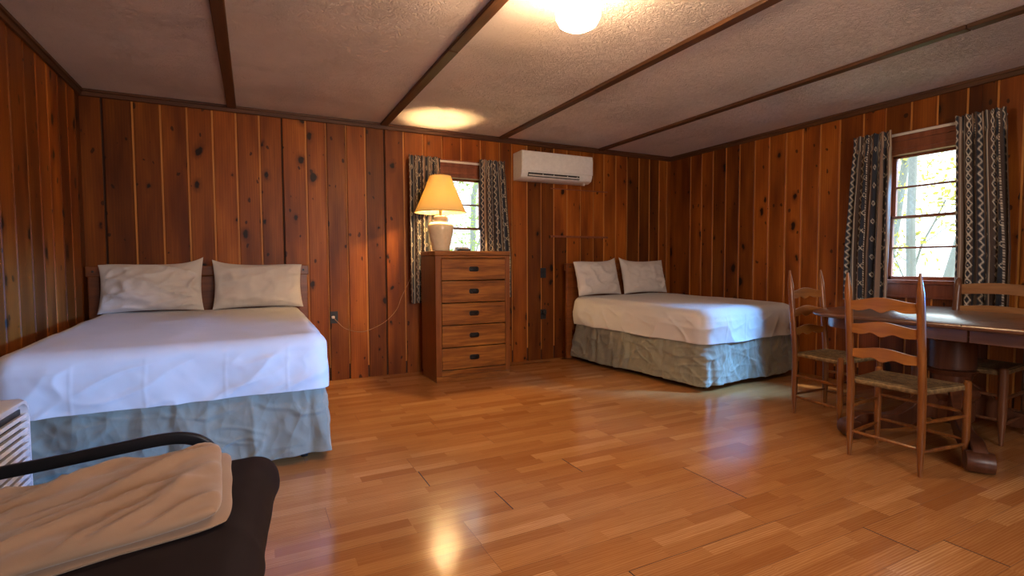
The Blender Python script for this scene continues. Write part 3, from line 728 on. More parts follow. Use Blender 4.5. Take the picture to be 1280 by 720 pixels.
px_, py_ = rbp(-0.395, 0.80); pillow(px_, py_, 0.748, 0.68, 0.42, 0.17, RB_ROT+0.06, 0.25, 5.5, 'white pillow at the outer side of the bed in the far right corner', (-0.02, 0.03))
px_, py_ = rbp(0.335, 0.785); pillow(px_, py_, 0.748, 0.67, 0.42, 0.17, RB_ROT-0.10, 0.25, 11.5, 'white pillow nearest the right wall on the far right corner bed', (0.035, 0.0))

# ------------------------------------------------------------------ CHEST OF DRAWERS
ch = empty('chest_of_drawers', (1.885, 4.82, 0), 0.0, 'tall brown wooden chest with five drawers in front of the small back window', 'chest of drawers')
X0, X1, Y0, Y1 = -0.385, 0.385, -0.245, 0.200
m = MB(); m.box((X0, Y0+0.002, 0.06), (X0+0.02, Y1, 1.195)); m.box((X1-0.02, Y0+0.002, 0.06), (X1, Y1, 1.195)); m.box((X0+0.02, Y1-0.01, 0.06), (X1-0.02, Y1, 1.195)); m.box((X0+0.02, Y0+0.03, 0.06), (X1-0.02, Y1-0.01, 0.08))
m.box((X0, Y0-0.003, 0.06), (X0+0.058, Y0+0.02, 1.195)); m.box((X1-0.050, Y0-0.003, 0.06), (X1, Y0+0.02, 1.195))
m.build('body', CHESTZ, ch, bevel=0.003)
for z0, z1 in ((0.062, 0.110), (1.175, 1.195)):
    m = MB(); m.box((X0+0.058, Y0-0.001, z0), (X1-0.05, Y0+0.02, z1)); m.build('front_rail', CHESTX, ch, bevel=0.002)
m = MB(); m.box((X0-0.004, Y0-0.008, 1.197), (X1+0.004, Y1+0.002, 1.243)); m.build('top', CHESTX, ch, bevel=0.006)
m = MB(); m.box((X0+0.004, Y0+0.004, 0.001), (X1-0.004, Y1-0.01, 0.058)); m.build('plinth', CHESTX, ch, bevel=0.003)
dz = (1.172-0.112)/5
for k in range(5):
    z0 = 0.112+k*dz
    m = MB(); m.box((X0+0.061, Y0-0.004, z0+0.006), (X1-0.053, Y0+0.35, z0+dz-0.003)); d = m.build('drawer', CHESTX, ch, bevel=0.004)
    hz = z0+dz*0.52; m = MB(); xc = 0.0
    # back plate (cut-corner) and cup bail
    def plate(w_, h_, y): 
        c = 0.012; return [(xc-w_+c, y, hz-h_), (xc+w_-c, y, hz-h_), (xc+w_, y, hz-h_+c), (xc+w_, y, hz+h_-c), (xc+w_-c, y, hz+h_), (xc-w_+c, y, hz+h_), (xc-w_, y, hz+h_-c), (xc-w_, y, hz-h_+c)]
    m.rings([plate(0.050, 0.024, Y0-0.004), plate(0.050, 0.024, Y0-0.008), plate(0.046, 0.020, Y0-0.009)])
    arc = [(xc+0.034*math.cos(a), Y0-0.010-0.016*math.sin(a)**0.5 if 0 < a < PI else Y0-0.010, hz+0.010-0.020*math.sin(a)) for a in [PI*i/14 for i in range(15)]]
    m.tube(arc, 0.0045, 8)
    m.build('handle', IRON, d, smooth=True)
# ------------------------------------------------------------------ TABLE LAMP on the chest
TL = (1.628, 4.775, 1.244)
tl = empty('table_lamp', TL, 0, 'lit table lamp with cream ceramic urn base and yellow shade on the chest', 'lamp')
m = MB(); m.lathe([(0.001,0),(0.076,0.0),(0.082,0.006),(0.086,0.03),(0.104,0.11),(0.118,0.18),(0.125,0.225),(0.121,0.252),(0.102,0.272),(0.072,0.282),(0.060,0.286),(0.060,0.294),(0.068,0.300),(0.070,0.330),(0.064,0.338),(0.030,0.340),(0.001,0.340)], 48)
m.build('base', CERAM, tl, smooth=True, ang=50)
m = MB(); m.lathe([(0.012,0.340),(0.012,0.380),(0.018,0.385),(0.018,0.435),(0.012,0.438)], 20); m.build('socket', BRASS, tl, smooth=True)
m = MB(); m.lathe([(0.010,0.438),(0.014,0.45),(0.029,0.48),(0.033,0.505),(0.026,0.53),(0.001,0.543)], 24); m.build('bulb', BULB, tl, smooth=True)
m = MB()
hp = [(0.055*math.sin(a), 0, 0.390+0.315*(1-math.cos(a))/2) for a in [PI*i/16 for i in range(17)]]
m.tube(hp, 0.002, 6); m.tube([(-x, y, z) for x, y, z in hp], 0.002, 6); m.tube([(0,0,0.703),(0,0,0.745)], 0.004, 8)
for a in (0, 2*PI/3, 4*PI/3): m.tube([(0,0,0.708), (0.094*math.cos(a), 0.094*math.sin(a), 0.716)], 0.002, 6)
m.build('harp', BRASS, tl, smooth=True)
out = [(0.248,0.372),(0.202,0.475),(0.152,0.595),(0.102,0.722)]; inn = [(r-0.0025, z) for r, z in out[::-1]]
rs = [[(r*math.cos(2*PI*j/48), r*math.sin(2*PI*j/48), z) for j in range(48)] for r, z in out+inn+[out[0]]]
m = MB(); m.rings(rs, cap=False); sh = m.build('lamp_shade', SHADE, tl, smooth=True, ang=60)
SHT = simple('shade_trim', (0.35, 0.2, 0.06), 0.6)
for R_, z in ((0.248, 0.372), (0.102, 0.722)):
    m = MB(); m.tube([((R_+0.0005)*math.cos(2*PI*j/48), (R_+0.0005)*math.sin(2*PI*j/48), z) for j in range(49)], 0.003, 6); m.build('trim_ring', SHT, sh, smooth=True)
lp = lamp('lamp_bulb_light', 'POINT', (0, 0, 0.505), 330, (1.0, 0.64, 0.27), shadow_soft_size=0.036); lp.parent = tl
# cord from the outlet to behind the chest
OUT1 = (0.677, 0.612)
cord = []
A = Vector((0.667, YB-0.030, 0.615)); B = Vector((1.33, YB-0.02, 0.80))
pts = [(-0.012, 0, 0), (0.03, -0.01, -0.05), (0.10, -0.01, -0.115), (0.24, -0.005, -0.155), (0.37, 0, -0.125), (0.50, 0, -0.055), (0.60, 0, 0.05), (0.65, 0, 0.17), (0.72, -0.01, 0.31), (0.80, -0.02, 0.45), (0.90, -0.03, 0.58), (1.00, -0.03, 0.63)]
cp = [Vector((A.x+p[0]+0.01, A.y+p[1], A.z+p[2])) for p in pts]
def catmull(P, n=8):
    out = []
    for i in range(len(P)-1):
        p0, p1, p2, p3 = P[max(i-1,0)], P[i], P[i+1], P[min(i+2,len(P)-1)]
        for k in range(n):
            t = k/n; out.append(0.5*((2*p1)+(p2-p0)*t+(2*p0-5*p1+4*p2-p3)*t*t+(3*p1-p0-3*p2+p3)*t**3))
    out.append(P[-1]); return out
m = MB(); m.tube([p-Vector(TL) for p in catmull(cp)], 0.0032, 8); co = m.build('cord', CORD, tl, smooth=True)
m = MB(); m.box((A.x-0.013-TL[0], A.y-0.006-TL[1], A.z-0.012-TL[2]), (A.x+0.013-TL[0], YB-0.006-TL[1], A.z+0.012-TL[2])); m.build('plug', RODM, co, bevel=0.004)

# small boxes on the chest
m = MB(); m.box((-0.062, -0.045, 0), (0.062, 0.045, 0.042)); o = m.build('small_box', GREYB, bevel=0.004); o.location = (1.875, 4.86, 1.2445); tag(o, 'small pinkish grey box on the chest right of the lamp', 'box')
m = MB(); m.box((-0.06, -0.03, 0), (0.06, 0.03, 0.022)); o = m.build('small_box', BLACKP, bevel=0.006); o.location = (1.845, 4.72, 1.2445); o.rotation_euler = (0,0,0.15); tag(o, 'flat dark box lying between the lamp base and the grey box', 'box')
# ------------------------------------------------------------------ outlets
def outlet(x, z, label, plugged=False):
    r = empty('wall_outlet', (x, YB-0.0005, z), 0, label, 'outlet')
    m = MB(); m.box((-0.036, -0.006, -0.058), (0.036, 0, 0.058)); p = m.build('cover_plate', BLACKP, r, bevel=0.003)
    for s in (-1, 1):
        m = MB(); m.box((-0.016, -0.009, s*0.024-0.015), (0.016, -0.0055, s*0.024+0.015)); m.build('socket', BLACKM, r, bevel=0.004)
    if plugged:
        m = MB(); m.box((-0.022, -0.040, 0.0), (0.024, -0.009, 0.048)); m.build('plug_adapter', BLACKP, r, bevel=0.006)
    return r
outlet(0.677, 0.612, 'black outlet beside the bed with the lamp cord plugged in')
outlet(3.0, 1.01, 'black wall outlet, upper one right of the chest')
outlet(3.0, 0.53, 'black wall outlet with a plugged adapter, lower one right of the chest', True)

# ------------------------------------------------------------------ AIR CONDITIONER
ac = empty('air_conditioner', (3.08, YB, 2.045), 0, 'white wall mounted split air conditioner high on the back wall', 'air conditioner')
def prof_ext(m, prof, x0, x1):
    m.rings([[(x, y, z) for y, z in prof] for x in (x0, x1)])
P_ = [(0, 0.0), (-0.13, 0.0), (-0.185, 0.020), (-0.205, 0.060), (-0.212, 0.12), (-0.212, 0.24), (-0.205, 0.292), (-0.190, 0.302), (0, 0.302)]
m = MB(); prof_ext(m, P_, -0.465, 0.465); m.build('body', ACP, ac, bevel=0.008, seg=3)
m = MB(); prof_ext(m, [(-0.2135, 0.085), (-0.219, 0.090), (-0.2195, 0.24), (-0.211, 0.300), (-0.200, 0.304), (-0.20, 0.29), (-0.2135, 0.235)], -0.462, 0.462); m.build('front_panel', ACP, ac, bevel=0.003)
m = MB(); m.box((-0.385, -0.2092, 0.028), (0.285, -0.10, 0.070)); m.build('air_outlet', BLACKP, ac, bevel=0.003)
m = MB(); m.box((-0.38, -0.004, -0.001), (0.28, 0.004, 0.016), T=Matrix.Translation((0, -0.2075, 0.038)) @ Matrix.Rotation(0.9, 4, 'X')); m.build('louver', ACP, ac, bevel=0.002)
for x in (-0.20, -0.06, 0.12, 0.25):
    m = MB(); m.box((x-0.004, -0.216, 0.034), (x+0.004, -0.205, 0.062)); m.build('vane', ACP, ac, bevel=0.002)
m = MB(); m.lathe([(0.001,-0.024),(0.010,-0.022),(0.012,-0.008),(0.010,0.004),(0.001,0.005)], 16, (0.385, -0.150, 0)); m.build('drain_cap', WPL, ac, smooth=True)

# ------------------------------------------------------------------ CEILING LIGHT
CLX, CLY = 1.455, 2.16
cl = empty('ceiling_light', (CLX, CLY, ZC), 0, 'lit white glass globe light on the ceiling', 'light')
m = MB(); m.lathe([(0.001,-0.001),(0.105,-0.001),(0.110,-0.010),(0.100,-0.045),(0.088,-0.055),(0.001,-0.055)][::-1], 40); m.build('base', BRASS, cl, smooth=True)
m = MB(); m.lathe([(0.080,-0.056),(0.094,-0.068),(0.108,-0.10),(0.112,-0.14),(0.108,-0.18),(0.092,-0.212),(0.06,-0.230),(0.001,-0.235)][::-1], 40); m.build('globe', GLOBE, cl, smooth=True, ang=60)

# ------------------------------------------------------------------ LADDER-BACK CHAIRS
def seat_mat(name, c0, c1):
    m, nt, b = mat(name)
    at = N(nt, 'ShaderNodeAttribute', attribute_name='cordage')
    wv = math_n(nt, 'SINE', math_n(nt, 'MULTIPLY', at.outputs['Fac'], 2*PI/0.0085))
    tc = N(nt, 'ShaderNodeTexCoord'); n = N(nt, 'ShaderNodeTexNoise', Scale=40.0, Detail=3.0); L(nt, tc.outputs['Object'], n.inputs['Vector'])
    f = math_n(nt, 'ADD', math_n(nt, 'MULTIPLY', wv, 0.22), n.outputs[0])
    L(nt, ramp(nt, f, [(0.25, tuple(x*0.35 for x in c0)), (0.5, c0), (0.8, c1)]), b.inputs['Base Color']); b.inputs['Roughness'].default_value = 0.6
    bump(nt, b, math_n(nt, 'MULTIPLY_ADD', wv, 0.5, 0.5), 0.9, 0.003); return m
RUSH = seat_mat('woven_rush', (0.19, 0.115, 0.045), (0.36, 0.235, 0.10))
def turned(m, p0, p1, prof, n=14):
    """prof: list of (t, r) along p0->p1"""
    p0, p1 = Vector(p0), Vector(p1)
    pts = [p0.lerp(p1, t) for t, r in prof]; m.tube(pts, [r for t, r in prof], n)
def seat_obj(wb, wf, dp, z, parent, mt):
    nu, nv = 44, 40; vs = []; cord_ = []; th = 0.034
    for j in range(nv+1):
        v = j/nv; w_ = wb+(wf-wb)*v
        for i in range(nu+1):
            u = i/nu; x = (u-0.5)*w_; y = v*dp
            dl, dr, db, df = u*w_*0.98, (1-u)*w_*0.98, v*dp, (1-v)*dp; dmin = min(dl, dr, db, df)
            dip = -0.014*min(1, dmin/0.10) + 0.004*(1 if dmin > 0.12 else 0)
            edge = 0.015*(1-min(1, dmin/0.016))**2
            # sagging woven front
            vs.append((x, y, z+dip-edge)); cord_.append(dmin if dmin in (db, df) else dmin)
    n = nu+1; fs = [(j*n+i, j*n+i+1, (j+1)*n+i+1, (j+1)*n+i) for j in range(nv) for i in range(nu)]
    o = len(vs); vs += [(x, y, min(zz, z)-th+2*(z-zz)*0.5) for x, y, zz in vs]; cord_ += cord_
    fs += [tuple(k+o for k in f[::-1]) for f in fs]
    rim = [i for i in range(n)] + [j*n+nu for j in range(1, nv+1)] + [nv*n+i for i in range(nu-1, -1, -1)] + [j*n for j in range(nv-1, 0, -1)]
    for a, bb in zip(rim, rim[1:]+rim[:1]): fs.append((a, bb, bb+o, a+o))
    me = bpy.data.meshes.new('seat'); me.from_pydata(vs, [], fs); me.materials.append(mt)
    at = me.attributes.new('cordage', 'FLOAT', 'POINT'); at.data.foreach_set('value', cord_); me.polygons.foreach_set('use_smooth', [True]*len(fs))
    bm = bmesh.new(); bm.from_mesh(me); bmesh.ops.recalc_face_normals(bm, faces=bm.faces); bm.to_mesh(me); bm.free()
    ob = bpy.data.objects.new('seat', me); C.objects.link(ob); ob.parent = parent
    return ob
def slat(w_, zc, h_, y, bow, style, parent, mt, tilt=0.0):
    n = 36; r0, r1 = [], []; rs = []
    for i in range(n+1):
        t = i/n; x = (t-0.5)*w_; a = abs(2*t-1)
        if style == 'wavy':
            top = h_*0.5*(0.45+0.55*(math.cos(a*PI)*0.5+0.5)) + 0.004*math.cos(a*PI*4)*0
            bot = -h_*0.5*(0.95 - 0.42*math.exp(-((a-0.32)/0.20)**2) + 0.05*math.exp(-(a/0.10)**2)) + 0.010*a*a
            if a > 0.80: bot += 0.0
        else:
            top = h_*0.5*(0.75+0.35*math.cos(a*PI/2)); bot = -h_*0.5*(0.9-0.25*math.cos(a*PI/2))
        yy = y - bow*(1-a*a); th = 0.0055
        rs.append([(x, yy-th, zc+bot), (x, yy+th, zc+bot), (x, yy+th, zc+top), (x, yy-th, zc+top)])
    m = MB(); m.rings(rs); return m.build('back_slat', mt, parent, bevel=0.002)
def make_chair(label, group, wb=0.355, wf=0.44, dp=0.36, H_=1.060, lean=0.060, sz=0.462, style='wavy', W1=None, W2=None, blunt=False, slats=((0.885,0.085),(0.752,0.085),(0.612,0.080)), pr=0.0195):
    W1 = W1 or CHAIRW; W2 = W2 or CHAIRX
    c = empty('ladder_back_chair', (0,0,0), 0, label, 'chair', group)
    def ry(z): return -lean*max(0, (z-0.40)/(H_-0.40))**1.15 if z > 0.40 else 0.0
    for s in (-1, 1):
        zs = [0.002, 0.03, 0.16, 0.30, 0.44, 0.6, 0.75, 0.9, H_-0.105, H_-0.06, H_-0.02, H_]
        if blunt: rad = [0.013, 0.015, pr, pr, pr, pr, pr, pr, pr, pr, pr*0.85, pr*0.35]
        else: rad = [0.010, 0.012, pr*0.95, pr, pr, pr, pr, pr, pr*0.98, pr*0.72, pr*0.42, pr*0.30]
        m = MB(); m.tube([(s*wb/2, ry(z), z) for z in zs], rad, 16); m.build('back_post', W1, c, smooth=True)
    for s in (-1, 1):
        m = MB(); pts = [(s*wf/2, dp, z) for z in (0.002, 0.03, 0.17, 0.33, sz-0.03, sz+0.008, sz+0.016)]
        m.tube(pts, [0.010, 0.012, pr*0.95, pr, pr, pr*0.95, pr*0.5], 16); m.build('front_leg', W1, c, smooth=True)
    def rung(p0, p1, r=0.0095):
        m = MB(); turned(m, p0, p1, [(0, r*0.75), (0.12, r*0.95), (0.5, r*1.15), (0.88, r*0.95), (1, r*0.75)], 10); m.build('rung', W1, c, smooth=True)
    for z in (0.155, 0.305): rung((-wf/2, dp, z), (wf/2, dp, z))
    for z in (0.130, 0.285):
        for s in (-1, 1): rung((s*wb/2, 0, z), (s*wf/2, dp, z))
    rung((-wb/2, 0, 0.145), (wb/2, 0, 0.145))
    for (zc, h_) in slats: slat(wb-0.012, zc, h_, ry(zc), 0.016, style, c, W2)
    st = seat_obj(wb-0.0, wf-0.0, dp, sz, c, RUSH)
    return c
cA = make_chair('ladder-back chair nearest the camera, seen from behind with a rush seat', 'ladder-back chairs with pointed posts')
cA.location = (3.065, 1.570, 0); cA.rotation_euler = (0, 0, -PI/2)
cB = copy_tree(cA); cB.location = (3.735, 2.425, 0); cB.rotation_euler = (0, 0, PI-0.02); cB['label'] = 'ladder-back chair at the rounded table end, beside the far right bed'
cD = make_chair('darker ladder-back chair with rounded post tops on the window side of the table', None, wb=0.40, wf=0.46, dp=0.41, H_=1.005, style='plain', W1=CHAIRD, W2=CHAIRDX, blunt=True, slats=((0.925,0.085),(0.775,0.08),(0.62,0.08)), pr=0.0235, lean=0.06)
cD.location = (4.425, 1.640, 0); cD.rotation_euler = (0, 0, PI/2)

# ------------------------------------------------------------------ DINING TABLE
TX, TYM, TR, TH = 4.085, 1.395, 0.645, 0.775
HALF = 1.02
tb = empty('dining_table', (TX, TYM, 0), 0, 'dark wood pedestal dining table with rounded ends in front of the right window', 'table')
def dshape(s, r, straight, inset=0.0):
    """outline of one half, s=+1 toward +y; flat edge at y=0"""
    R_ = r-inset; dep = 0.56; yc = HALF-dep; out = [(R_, 0.0015*s)]
    n = 44
    for i in range(n+1):
        a = PI*i/n; c_, s_ = math.cos(a), math.sin(a)
        out.append((math.copysign(abs(c_)**0.62, c_)*R_, s*(yc+abs(s_)**0.62*(dep-inset))))
    out += [(-R_, 0.0015*s)]
    return out if s > 0 else out[::-1]
for s in (1, -1):
    o0 = dshape(s, TR, HALF)
    m = MB(); rs = []
    for ins, z in ((0.012, TH-0.030), (0.003, TH-0.024), (0.0, TH-0.014), (0.004, TH-0.003), (0.008, TH)):
        rs.append([(x, y, z) for x, y in dshape(s, TR, HALF, ins)])
    m.rings(rs); m.build('tabletop', TABW, tb, smooth=True, ang=40)
    m = MB()
    a = dshape(s, TR-0.075, HALF, 0.0); bb = dshape(s, TR-0.095, HALF, 0.0)
    def shr(s, ins): return [(x, y) for x, y in dshape(s, TR, HALF, ins)]
    oa, ob = shr(s, 0.085), shr(s, 0.105)
    k = len(oa); oa = oa[1:-1]; ob = ob[1:-1]
    # start near the split, leaving a slim gap between the two halves
    rs = []
    pts = [(oa[0][0], 0.006*s)] + oa + [(oa[-1][0], 0.006*s)]; ptb = [(ob[0][0], 0.006*s)] + ob + [(ob[-1][0], 0.006*s)]
    for p, q_ in zip(pts, ptb): rs.append([(p[0], p[1], TH-0.031), (p[0], p[1], TH-0.105), (q_[0], q_[1], TH-0.105), (q_[0], q_[1], TH-0.031)])
    m.rings(rs); m.build('apron', TABW, tb, smooth=True, ang=30)
PX, PY = 3.985-TX, 1.655-TYM
m = MB()
sqp = lambda h_, z: [(PX+x*h_, PY+y*h_, z) for x, y in ((-1,-0.8),(-0.8,-1),(0.8,-1),(1,-0.8),(1,0.8),(0.8,1),(-0.8,1),(-1,0.8))]
m.lathe([(0.11,0.44),(0.122,0.445),(0.122,0.62),(0.135,0.63),(0.135,0.655),(0.19,0.665),(0.19,0.700),(0.22,0.705),(0.22,TH-0.031)], 40, (PX, PY, 0))
m.lathe([(0.10,0.10),(0.12,0.12),(0.125,0.18),(0.115,0.24),(0.135,0.26),(0.145,0.29),(0.135,0.32),(0.110,0.335),(0.098,0.36),(0.105,0.40),(0.125,0.42),(0.135,0.435),(0.122,0.4399)], 40, (PX, PY, 0))
m.build('pedestal', TABD, tb, smooth=True, ang=30)
for (fx_, fy_) in ((3.395, 1.275), (3.385, 1.93), (4.60, 1.30), (4.60, 1.95)):
    ex, ey = fx_-TX, fy_-TYM; d = Vector((ex-PX, ey-PY, 0)); Lf = d.length; d.normalize(); sd = Vector((-d.y, d.x, 0)); w_ = 0.036
    # scroll profile (distance, z) top and bottom edges
    top = [(0.08,0.36),(0.16,0.345),(0.24,0.315),(0.32,0.265),(0.42,0.205),(0.52,0.165),(0.62,0.15),(0.72,0.150),(0.82,0.160),(0.92,0.158),(1.0,0.13),(1.03,0.10)]
    bot = [(0.08,0.10),(0.16,0.12),(0.24,0.13),(0.32,0.12),(0.42,0.085),(0.52,0.065),(0.62,0.060),(0.72,0.058),(0.82,0.052),(0.92,0.046),(1.0,0.046),(1.03,0.06)]
    m = MB(); rs = []
    for (t, z1), (_, z0) in zip(top, bot):
        c_ = Vector((PX, PY, 0)) + d*(t*Lf)
        ww = w_*(0.9 if t > 0.9 else 1)
        rs.append([c_-sd*ww+Vector((0,0,z0)), c_+sd*ww+Vector((0,0,z0)), c_+sd*ww+Vector((0,0,z1)), c_-sd*ww+Vector((0,0,z1))])
    m.rings(rs); f = m.build('foot', TABD, tb, bevel=0.006)
    m = MB(); e = Vector((PX, PY, 0))+d*(Lf*0.99); R_ = 0.058
    rs = []
    for (o_, rr_) in ((-0.062, 0.6), (-0.058, 0.92), (-0.03, 1.0), (0.03, 1.0), (0.058, 0.92), (0.062, 0.6)):
        rs.append([e+sd*o_+d*(R_*rr_*math.cos(2*PI*j/24))+Vector((0,0,R_+0.002+R_*rr_*math.sin(2*PI*j/24))) for j in range(24)])
    m.rings(rs); m.build('scroll_end', TABD, f, smooth=True, ang=40)

# ------------------------------------------------------------------ LOUNGE CHAIR with blanket (lower left)
lc = empty('lounge_chair', (-0.42, 1.625, 0), math.radians(-5), 'black lounge chair with thick dark cushion in the lower left', 'armchair')
def W(p): return (p[0]+0.40, p[1]-1.62, p[2])
for s, Yp in ((1, 2.095), (-1, 1.095)):
    P = [Vector(p) for p in ((-1.02, Yp, 0.012), (-0.98, Yp, 0.20), (-0.965, Yp, 0.38), (-0.93, Yp, 0.445), (-0.84, Yp, 0.466), (-0.60, Yp, 0.492), (-0.42, Yp, 0.514), (-0.31, Yp, 0.527), (-0.235, Yp, 0.528), (-0.175, Yp, 0.508), (-0.135, Yp, 0.462), (-0.115, Yp, 0.39), (-0.105, Yp, 0.25), (-0.10, Yp, 0.012))]
    m = MB(); m.tube([Vector(W((p[0]-0.030, p[1], p[2]-0.006))) for p in catmull(P, 6)], 0.012, 12, sq=(0.022, 0.040) if False else (0.040, 0.024)); m.build('arm', BLACKM, lc, smooth=True, ang=45)
m = MB()
m.tube([W((-0.10, 1.09, 0.24)), W((-0.10, 2.10, 0.24))], 0.012, 10); m.tube([W((-0.975, 1.09, 0.20)), W((-0.975, 2.10, 0.20))], 0.012, 10)
for y in (1.30, 1.50, 1.70, 1.90): m.tube([W((-0.10, y, 0.252)), W((-0.97, y, 0.21))], 0.010, 8)
m.build('seat_frame', BLACKM, lc, smooth=True)
def soft_box(name, dims, T, mt, parent, seed, e=0.30, amp=0.014, nb=3.0, rnd=0.05):
    hx, hy, hz = dims[0]/2, dims[1]/2, dims[2]/2; n = 46
    vs = []; fs = []
    bm = bmesh.new(); bmesh.ops.create_cube(bm, size=2.0); bmesh.ops.subdivide_edges(bm, edges=bm.edges, cuts=n, use_grid_fill=True)
    for v in bm.verts:
        x, y, z = v.co
        p = Vector((x*hx, y*hy, z*hz)); r = rnd
        q = Vector((max(-hx+r, min(hx-r, p.x)), max(-hy+r, min(hy-r, p.y)), max(-hz+min(r, hz*0.95), min(hz-min(r, hz*0.95), p.z))))
        d = p-q
        if d.length > 1e-6:
            k = max(abs(d.x)/r, abs(d.y)/r, abs(d.z)/min(r, hz*0.95)); d = d.normalized()*k*r; d.z *= min(r, hz*0.95)/r; p = q+d
        bulge = (1-x**4)*(1-y**4); nrm = p.normalized() if d.length < 1e-6 else d.normalized()
        wr = amp*(fbm(p.x*nb+seed, p.y*nb, p.z*nb+seed)+1.2*(ridge(p.x*nb*0.9+p.y*nb*0.7+seed, p.y*nb*0.6-p.x*nb*0.3, seed)-0.3))
        p += Vector((0, 0, math.copysign(0.02*bulge, z) if abs(z) > 0.5 else 0)) + nrm*wr
        v.co = T @ p
    me = bpy.data.meshes.new(name); bm.to_mesh(me); bm.free(); me.materials.append(mt)
    me.polygons.foreach_set('use_smooth', [True]*len(me.polygons)); o = bpy.data.objects.new(name, me); C.objects.link(o)
    if parent: o.parent = parent
    return o
T = Matrix.Translation(W((-0.395, 1.595, 0.340))) @ Matrix.Rotation(math.radians(-5.5), 4, 'Y')
soft_box('seat_cushion', (0.88, 0.90, 0.16), T, BLACKC, lc, 3.0, amp=0.007, rnd=0.075)
T = Matrix.Translation(W((-0.93, 1.595, 0.60))) @ Matrix.Rotation(math.radians(-76), 4, 'Y')
soft_box('back_cushion', (0.62, 0.86, 0.15), T, BLACKC, lc, 9.0, amp=0.012, rnd=0.07)
# folded blanket: layered, fold edge to the right
BT = Matrix.Translation((-0.440, 1.685, 0.436)) @ Matrix.Rotation(math.radians(3), 4, 'Z') @ Matrix.Rotation(math.radians(-5.5), 4, 'Y')
def blanket():
    m = MB(); nx, ny = 90, 60
    Lx, Ly, R = 0.365, 0.285, 0.026
    for (lay, sx, sy, z0, th, ox, oy) in ((0, 0.985, 0.97, 0.0, 0.024, 0.008, 0.006), (1, 0.98, 0.985, 0.018, 0.050, -0.012, 0.004)):
        vs = []; fs = []
        for sgn in (1, -1):
            for j in range(ny+1):
                for i in range(nx+1):
                    u, v = math.sin((2*i/nx-1)*PI/2), math.sin((2*j/ny-1)*PI/2)
                    x, y = u*Lx*sx*(1-0.035*abs(v)**8), v*Ly*sy*(1-0.04*abs(u)**10)
                    e = max(0, 1-abs(u)**14)**0.5*max(0, 1-abs(v)**10)**0.5
                    t = th/2*e; z = z0 + th/2 + sgn*t
                    if sgn > 0 and lay == 1:
                        f = 0.014*fbm(x*4+1, y*5, 2.0) + 0.019*(ridge(y*4.2-x*2.4+0.7, x*1.2+y*1.0, 1.5)-0.15) + 0.016*ridge(y*8-x*4.5, x*2+y*2, 5.5)
                        z += max(f, -0.008)*e
                    x += 0.008*noise.noise(Vector((0.3, y*7, lay*5.0)))*(1 if u > 0.9 else 0)
                    y += 0.010*noise.noise(Vector((x*5, 0.7, lay*3.0)))*abs(v)**6
                    vs.append(BT @ Vector((x+ox, y+oy, z)))
        n = nx+1; o = n*(ny+1)
        for j in range(ny):
            for i in range(nx):
                a = (j*n+i, j*n+i+1, (j+1)*n+i+1, (j+1)*n+i); fs.append(a); fs.append(tuple(k+o for k in a[::-1]))
        m.add(vs, fs)
    return m
m = blanket(); o = m.build('blanket', BLANK, smooth=True, ang=80)
bm = bmesh.new(); bm.from_mesh(o.data); bmesh.ops.remove_doubles(bm, verts=bm.verts, dist=1e-5); bm.to_mesh(o.data); bm.free()
tag(o, 'folded tan fleece blanket lying on the black lounge chair', 'blanket')

# ------------------------------------------------------------------ WHITE LOUVERED HEATER (left edge)
ht = empty('portable_heater', (-0.893, 2.375, 0), 0, 'white louvered portable heater at the left edge, before the bed foot', 'heater')
hx, hy, hz = 0.115, 0.20, 0.625
def rr_yz(hy_, z0, z1, r, x):
    out = []
    for cy, cz, a0 in ((hy_-r, z1-r, 0), (-hy_+r, z1-r, PI/2), (-hy_+r, z0+r, PI), (hy_-r, z0+r, 3*PI/2)):
        for j in range(9): a = a0+PI/2*j/8; out.append((x, cy+r*math.cos(a), cz+r*math.sin(a)))
    return out
m = MB(); m.rings([rr_yz(hy-0.02, 0.05, hz-0.02, 0.05, -hx), rr_yz(hy, 0.03, hz, 0.06, -hx+0.03), rr_yz(hy, 0.03, hz, 0.06, hx-0.02), rr_yz(hy-0.008, 0.038, hz-0.008, 0.055, hx-0.004), rr_yz(hy-0.018, 0.048, hz-0.018, 0.05, hx-0.004), rr_yz(hy-0.020, 0.050, hz-0.020, 0.048, hx-0.03)]); m.build('body', WPL, ht, smooth=True, ang=30)
m = MB(); m.box((hx-0.029, -hy+0.03, 0.26), (hx-0.024, hy-0.03, hz-0.045)); m.build('grille_back', BLACKP, ht)
m = MB()
z = 0.275
while z < hz-0.052:
    m.box((-0.010, -hy+0.022, -0.0070), (0.009, hy-0.022, 0.0070), T=Matrix.Translation((hx-0.013, 0, z)) @ Matrix.Rotation(-0.25, 4, 'Y')); z += 0.028
m.build('louvers', WPL, ht, bevel=0.001)
m = MB(); m.rings([[(x, y*1.0, z_) for y, z_ in ((-hy+0.022, 0.06), (hy-0.022, 0.06), (hy-0.022, 0.24), (0.05, 0.25), (-0.05, 0.262), (-hy+0.022, 0.262))] for x in (hx-0.028, hx-0.010)]); m.build('lower_panel', WPL, ht, bevel=0.004)
m = MB(); m.box((-hx-0.01, -hy+0.03, 0.0), (hx+0.01, hy-0.03, 0.029)); m.build('base', WPL, ht, bevel=0.008)

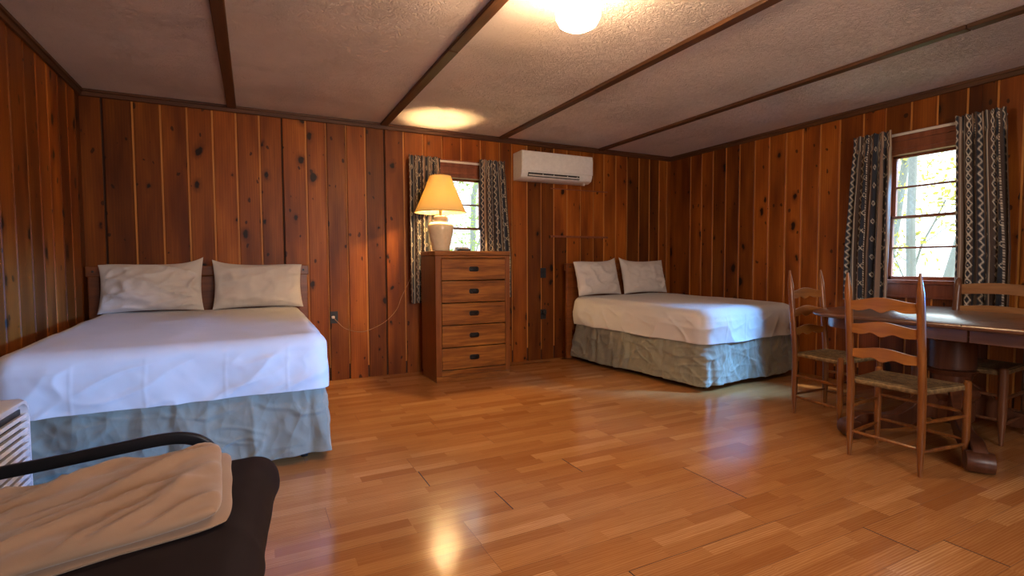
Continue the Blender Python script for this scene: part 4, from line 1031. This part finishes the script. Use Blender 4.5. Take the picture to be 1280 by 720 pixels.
# ------------------------------------------------------------------ OUTSIDE
m = MB(); m.box((-30, -20, -0.75), (45, 40, -0.6)); struct(m.build('ground', GRASS))
def tree(x, y, hgt, r, seed, leafmat, label, dens=900, spread=2.2, z0=-0.6, lz=0.0, lean=0.0):
    rt = random.Random(seed); root = empty('tree', (x, y, z0), 0, label, 'tree', 'trees outside the windows')
    m = MB(); tips = []
    def branch(p, d, ln, rad, lev):
        n = 7; pts = [p.copy()]; rs = [rad]; q = p.copy(); dd = d.copy()
        for i in range(n):
            dd = (dd + Vector((rt.uniform(-1,1), rt.uniform(-1,1), rt.uniform(-0.6,0.8)))*0.16).normalized()
            q = q + dd*ln/n; pts.append(q.copy()); rs.append(rad*(1-0.65*(i+1)/n))
            if lev < 3 and i >= (2 if lev == 0 else 1) and rt.random() < 0.85:
                a = rt.uniform(0, 2*PI); nd = (dd*0.5 + Vector((math.cos(a), math.sin(a), rt.uniform(-0.1, 0.7)))).normalized()
                branch(q.copy(), nd, ln*rt.uniform(0.35, 0.55), rs[-1]*0.55, lev+1)
            if lev >= 1: tips.append((q.copy(), lev))
        m.tube(pts, rs, 7 if lev < 2 else 5)
    branch(Vector((0,0,0)), Vector((lean, 0.02, 1)).normalized(), hgt, r, 0)
    m.build('trunk', BARK, root, smooth=True, ang=60)
    l = MB(); k = 0
    for _ in range(dens):
        p, lev = rt.choice(tips)
        c = p + Vector((rt.gauss(0,1), rt.gauss(0,1), rt.gauss(0,1)))*0.26
        a = Vector((rt.gauss(0,1), rt.gauss(0,1), rt.gauss(0,1))).normalized(); bb = a.orthogonal().normalized(); s = rt.uniform(0.03, 0.075)
        l.add([c-a*s, c+bb*s*0.55, c+a*s, c-bb*s*0.55], [(0,1,2,3)])
    l.build('leaves', leafmat, root)
    return root
TR_ = [(10.3, 4.75, 8.5, 0.085, 21, LEAF2, 'slim grey tree nearest the right wall window outside', 900), (12.6, 6.6, 9, 0.10, 4, LEAF1, 'forked grey tree outside the right wall window', 2600),
       (15.5, 6.6, 9, 0.13, 9, LEAF2, 'tall pale tree standing further out beyond the right wall window', 4200), (16.5, 9.2, 9, 0.13, 33, LEAF1, 'leafy yellow green tree far outside the right wall window', 4200), (10.9, 5.3, 2.9, 0.035, 51, LEAF3, 'low golden sapling below the right wall window', 900),
       (4.3, 12.0, 7, 0.08, 14, LEAF2, 'pale green tree outside the small back window', 2600), (6.1, 15.5, 9, 0.12, 62, LEAF2, 'tall leafy tree further out behind the small back window', 5000), (4.9, 12.9, 3.2, 0.04, 77, LEAF1, 'low yellow green sapling outside the small back window', 1500)]
for t in TR_: tree(*t[:7], dens=t[7])
